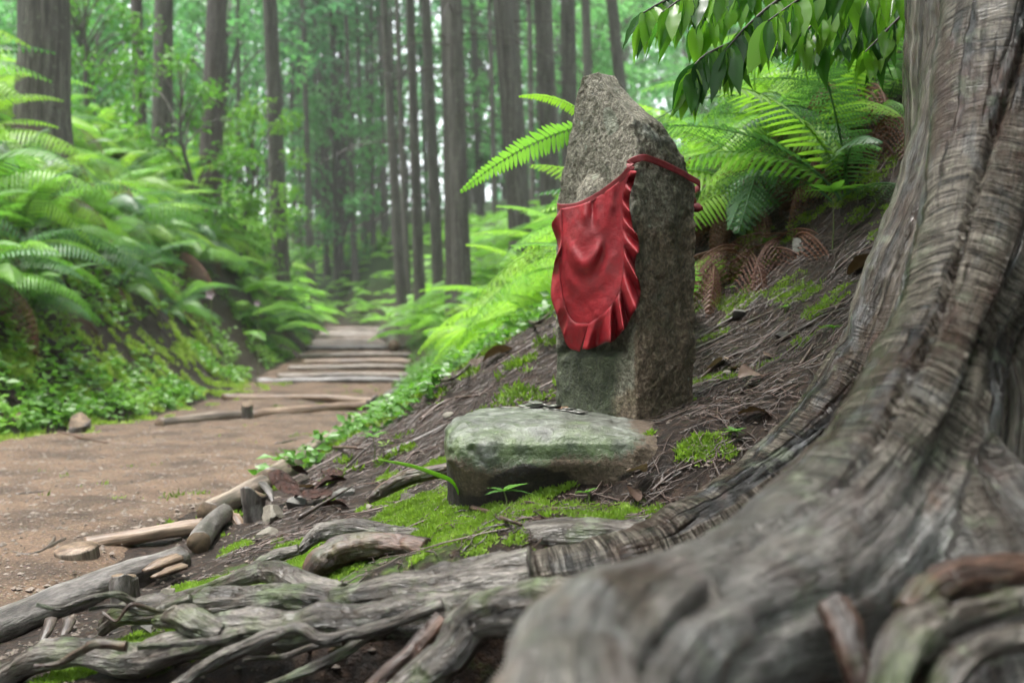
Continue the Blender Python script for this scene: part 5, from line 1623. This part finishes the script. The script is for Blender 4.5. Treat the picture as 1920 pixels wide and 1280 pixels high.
TWG = [([(1800, -40, 2.0), (1640, -10, 1.95), (1500, 40, 1.9), (1400, 70, 1.85), (1320, 105, 1.8), (1285, 150, 1.78)], 'glossy leafy twig drooping lowest to the right of the marker point'),
       ([(1560, -60, 1.9), (1460, 0, 1.84), (1400, 50, 1.8), (1360, 95, 1.76)], 'glossy leafy twig hanging just above the lowest one'),
       ([(1850, -60, 2.2), (1720, 0, 2.15), (1640, 30, 2.1), (1580, 50, 2.05), (1530, 75, 2.0)], 'dark glossy leafy twig beside the trunk of the old tree'),
       ([(1760, -40, 2.05), (1690, 30, 2.05), (1650, 70, 2.05), (1620, 100, 2.02)], 'leafy twig hanging close against the old trunk'),
       ([(1500, -120, 2.0), (1400, -60, 1.95), (1310, -20, 1.9), (1250, 0, 1.85), (1205, 25, 1.8)], 'leafy twig dangling at the top edge above the marker point'),
       ([(1640, -90, 1.75), (1560, -40, 1.72), (1490, 5, 1.7), (1440, 40, 1.68)], 'leafy twig with the broadest dark leaves at the top edge'),
       ([(1700, -70, 1.85), (1600, -20, 1.8), (1540, 30, 1.78), (1500, 70, 1.76)], 'leafy twig between the broad dark leaves and the old trunk'),
       ([(1480, -90, 2.1), (1420, -30, 2.08), (1350, 20, 2.05), (1300, 50, 2.0)], 'paler leafy twig behind the lowest twig'),
       ([(1420, -80, 1.8), (1350, -40, 1.78), (1290, -10, 1.76), (1240, 25, 1.75)], 'short leafy twig at the top edge left of the broad leaves')]
for i, (st, lab) in enumerate(TWG):
    leafy_branch([PR(*st)], lab, .084, 21 + i, 18)

def seedling(p, h, leaves, size, label, seed, whorl=True, lean=(0, 0), cat='seedling'):
    r = random.Random(seed)
    o = obj('seedling', None, loc=p, label=label, cat=cat)
    top = np.array((lean[0], lean[1], h))
    V, Fc, fb = tube([(0, 0, -.01), top * .5 + np.array((.004, 0, 0)), top], [.0016, .0013, .0009], 6, 10)
    obj('stem', mesh('stem', V, Fc, M['stem'], fb), o)
    for k in range(leaves):
        a = k * 2.39996 + r.random() * .5
        t = 1 if whorl else .35 + .65 * (k + 1) / leaves
        d = (math.cos(a), math.sin(a), r.uniform(.05, .55))
        obj('leaf', SM[k % 2], o, tuple(top * t), orient(d, (0, 0, 1)), size * r.uniform(.7, 1.15))
    return o
seedling((X(945, 1.44), 1.44, hz(X(945, 1.44), 1.44)), .034, 7, .036, 'small seedling with pale new leaves in front of the boulder', 1)
seedling(ray_ground(700, 880), .075, 9, .042, 'slender seedling with narrow leaves left of the boulder', 2)
seedling(ray_ground(1560, 470, .0), .13, 6, .085, 'tall seedling with spreading narrow leaves on the right slope', 3)
seedling(ray_ground(1395, 490), .05, 5, .055, 'yellow-green seedling under the ferns right of the marker', 4, False, (.06, 0))
seedling(ray_ground(1378, 830), .008, 12, .020, 'tiny bright sprig on the dirt near the old tree root', 5)
seedling(ray_ground(1100, 945), .012, 5, .022, 'low trailing sprig at the right end of the moss', 6)
seedling(ray_ground(1560, 630), .010, 10, .022, 'tiny feathery sprig beside the round pale stone', 7)
seedling(ray_ground(1370, 560), .02, 4, .022, 'tiny green sprout on the upper slope', 8)
seedling(ray_ground(860, 620), .07, 7, .055, 'bright broad-leaved seedling on the slope left of the marker', 9)
seedling(ray_ground(915, 600), .08, 7, .055, 'bright seedling next to the bent bare stick', 10)
seedling(ray_ground(812, 640), .06, 7, .05, 'bright seedling nearest the path on the right slope', 11)
seedling(ray_ground(1470, 590), .012, 6, .02, 'tiny pale moss sprig amid the long twigs', 12)
seedling(ray_ground(870, 905), .03, 6, .022, 'small leafy sprig at the left foot of the boulder', 13, False)
# the arching grass blade
bp = np.array(ray_ground(866, 948))
e = P(708, 861, 1.50)
pts = [bp, P(850, 905, 1.52), P(815, 888, 1.5), P(770, 873, 1.5), e]
c = catmull(pts, 24)
w_ = np.interp(np.linspace(0, 1, 24), [0, .4, .8, 1], [.0028, .0042, .003, .0004])
sdv = np.array((.2, -.5, .84))
V = np.stack([c - sdv * w_[:, None], c + np.array((0, .002, -.001)), c + sdv * w_[:, None]], 1)
q = np.arange(23)[:, None] * 3 + np.arange(2)[None]
o = obj('grass_blade', mesh('grass_blade', V.reshape(-1, 3), np.stack([q, q + 1, q + 4, q + 3], -1).reshape(-1, 4), M['fern_lime']), label='single bright grass blade arching left over the moss', cat='grass')
o.modifiers.new('t', 'SOLIDIFY').thickness = .0005

# ------------------------------------------------------------------ ferns near the marker
def one_frond(key, i, p, az, tilt, s, o, roll=0.0):
    return obj('frond', FR[key][i], o, tuple(p), (roll, tilt, az), s)
f1 = obj('fern', None, loc=(.42, 2.45, hz(.42, 2.45)), label='fern whose long lobed frond reaches out left behind the marker', cat='fern')
b1 = np.array(f1.location)
one_frond('s', 0, P(1120, 232, 2.3) - b1, R(168), R(22), .37, f1, .6)
one_frond('s', 1, P(1130, 270, 2.32) - b1, R(165), R(-38), .26, f1, .3)
one_frond('s', 0, (0, 0, 0), R(140), R(-25), .6, f1)
one_frond('s', 1, (0, 0, 0), R(60), R(-20), .6, f1)
one_frond('s', 0, (0, 0, 0), R(250), R(-20), .55, f1)
near = [(1420, 330, 2.9, .62, ['d', 'd', 'g'], 6, 3.6, 1.3, 'silvery green drooping fern right behind the marker'), (1530, 330, 2.8, .50, ['l', 'l', 'g'], 7, 3.9, 1.6, 'lime green fern low on the slope between marker and old tree'), (1640, 300, 2.7, .55, ['d', 'g'], 6, 3.6, 1.6, 'dark fern beside the trunk of the old tree'),
        (1280, 250, 3.1, .6, ['l', 'l', 'g'], 7, 3.6, 1.4, 'yellow-green fern at the right shoulder of the marker'), (1210, 140, 3.4, .7, ['l', 'g'], 7, 3.4, 1.6, 'bright fern showing above the point of the marker'), (1340, 170, 3.3, .62, ['l'], 7, 3.6, 1.6, 'yellow-green fern under the hanging leafy twigs'), (1470, 180, 3.3, .65, ['g', 'd'], 7, 3.6, 1.6, 'fern in the shade below the glossy leaves'), (1600, 180, 3.2, .65, ['d', 'l'], 7, 3.7, 1.6, 'upper fern near the old tree trunk'), (1130, 200, 4.2, .75, ['l', 'g'], 7, 3.3, 1.7, 'bright fern behind the point of the marker'), (1000, 430, 4.6, .62, ['l', 'g'], 8, 3.3, 1.8, 'light fern left of the red bib'), (1040, 330, 4.4, .7, ['l', 's'], 7, 3.3, 1.6, 'pale fern close behind the left edge of the marker'), (940, 500, 5.6, .6, ['l', 'g'], 8, 3.3, 1.8, 'light fern on the slope below the stout leaning cedar'), (1380, 120, 4.0, .8, ['l', 'g'], 7, 3.5, 1.8, 'tall bright fern behind the hanging twigs'), (1560, 90, 4.0, .8, ['g', 'l'], 7, 3.5, 1.8, 'tall fern high on the bank right of the hanging twigs'), (1230, 60, 4.6, .85, ['l', 'l'], 7, 3.4, 1.8, 'highest bright fern above the marker')]
for i, (px, py, d, s, ks, n_, a0, sp, lab) in enumerate(near):
    p = P(px, py, d)
    fern(p[0], p[1], s, ks, n_, a0, sp, lab, r=random.Random(600 + i))
rr_ = random.Random(77)
for i in range(17):
    d = rr_.uniform(2.45, 4.6)
    px = rr_.uniform(1310 if d < 3.2 else 1180, 1720)
    x = X(px, d)
    w2 = 'next to the old trunk' if px > 1560 else 'under the hanging twigs' if px > 1400 else 'just right of the marker'
    fern(x, d, rr_.uniform(.4, .62), ['pl', 'l', 'p', 'pd'] if px < 1450 else ['p', 'pd', 'd', 'd', 'pl'], rr_.randint(6, 8), 3.8, 1.7, ('yellow-green' if px < 1450 else 'green') + ' fern on the right bank ' + w2 + (', lower' if d < 3.3 else ', higher'), 'ferns on the right bank ' + w2, r=rr_, tilt=-.05)
for i, (px, d, s, lab) in enumerate([(1440, 2.75, .45, 'withered brown fern hanging behind the silvery fern'), (1560, 2.7, .45, 'withered brown fern under the lime green fern'), (1360, 2.9, .45, 'withered brown fern at the right of the marker'), (1640, 2.6, .4, 'withered fern in the dark hollow by the old tree'), (1500, 3.0, .5, 'withered purplish fern higher on the bank'), (1330, 2.6, .4, 'withered fern hugging the right edge of the marker'), (1480, 2.5, .42, 'withered fern lowest on the right bank'), (1600, 2.9, .5, 'withered fern behind the dark fern by the trunk'), (1410, 2.55, .45, 'broad withered fern below the silvery fern'), (1540, 3.1, .55, 'withered fern in the middle of the right bank'), (1380, 3.1, .55, 'withered fern behind the marker shoulder'), (1460, 2.85, .5, 'rusty withered fern under the hanging twigs')]):
    x = X(px, d)
    fern(x, d, s, ['dead'], 7, 4.0, 1.9, lab, r=random.Random(650 + i), tilt=.1)
for i, (px, d, o_, s, lab) in enumerate([(-20, 4.75, .75, .6, 'drooping fern hanging at the left picture edge'), (110, 5.0, .7, .5, 'dark fern hanging over the bare earth of the left bank'), (260, 6.0, .8, .55, 'fern drooping over the left bank below the dark straight trunk')]):
    x = np.interp(d, *LE) - o_
    fern(x, d, s, ['g', 'd'], 7, -.6, 1.4, lab, r=random.Random(680 + i), tilt=.15)

# pale pink flowers on the left bank
for i, (px, py, d) in enumerate([(395, 552, 7.6), (483, 568, 8.8)]):
    p = P(px, py, d)
    o = obj('flower', None, loc=tuple(p), label=['pale pink flower on the left bank, the nearer of two', 'pale pink flower on the left bank, the farther and smaller'][i], cat='flower')
    g_ = hz(p[0], p[1])
    V, Fc, fb = tube([(0, 0, g_ - p[2]), (.01, 0, (g_ - p[2]) * .4), (0, 0, 0)], .003, 5, 8)
    obj('stem', mesh('stem', V, Fc, M['stem'], fb), o)
    pm = leaf_mesh('petal', M['petal'], .75, .3, .4, 0)
    for k in range(5):
        a = k * 1.257
        obj('petal', pm, o, (0, 0, 0), orient((math.cos(a), -.7, math.sin(a)), (-math.cos(a) * .3, -1, -math.sin(a) * .3)), .045 - i * .008)

# ------------------------------------------------------------------ unseen wood behind the camera and to both sides, added to block low light
n = 26000
a = rng.uniform(0, 2 * math.pi, n)
rd = rng.uniform(13, 34, n)
q = np.column_stack([rd * np.cos(a), rd * np.sin(a) - 2, rng.uniform(0, 1, n) ** .8 * 24])
q = q[(q[:, 1] < 2 + .0 * q[:, 0]) | (np.abs(q[:, 0]) > .75 * q[:, 1] + 6)]
q = q[fbm(q, .14, 3, 79) > -.2]
q[:, 2] += Hq(q[:, 0], q[:, 1])
V, T = kites(q, unit(rng.normal(size=q.shape) + np.array((0, 0, -.4))), rdir(len(q)), rng.uniform(.6, 1.3, len(q)), rng.uniform(.35, .7, len(q)))
obj('unseen_woodland', mesh('unseen_woodland', V, T, M['far']), label='unseen foliage mass behind and beside the view, added to block low light', cat='woodland', kind='stuff')


# ------------------------------------------------------------------ moist air
hv = bpy.data.materials.new('moist_air')
hv.use_nodes = True
hv.node_tree.nodes.clear()
vo = hv.node_tree.nodes.new('ShaderNodeVolumePrincipled')
vo.inputs['Color'].default_value = (.92, .97, .95, 1)
vo.inputs['Density'].default_value = .0012
ou = hv.node_tree.nodes.new('ShaderNodeOutputMaterial')
hv.node_tree.links.new(vo.outputs[0], ou.inputs['Volume'])
x0, x1, y0, y1, z0, z1 = -97, 97, -62, 134, float(gz.min()) - 1.0, 66
Vb = [(x, y, z) for z in (z0, z1) for y in (y0, y1) for x in (x0, x1)]
obj('haze', mesh('haze', Vb, np.array([(0, 2, 3, 1), (4, 5, 7, 6), (0, 1, 5, 4), (2, 6, 7, 3), (0, 4, 6, 2), (1, 3, 7, 5)]), hv, smooth=False), label='thin moist air between the trees', cat='haze', kind='stuff')
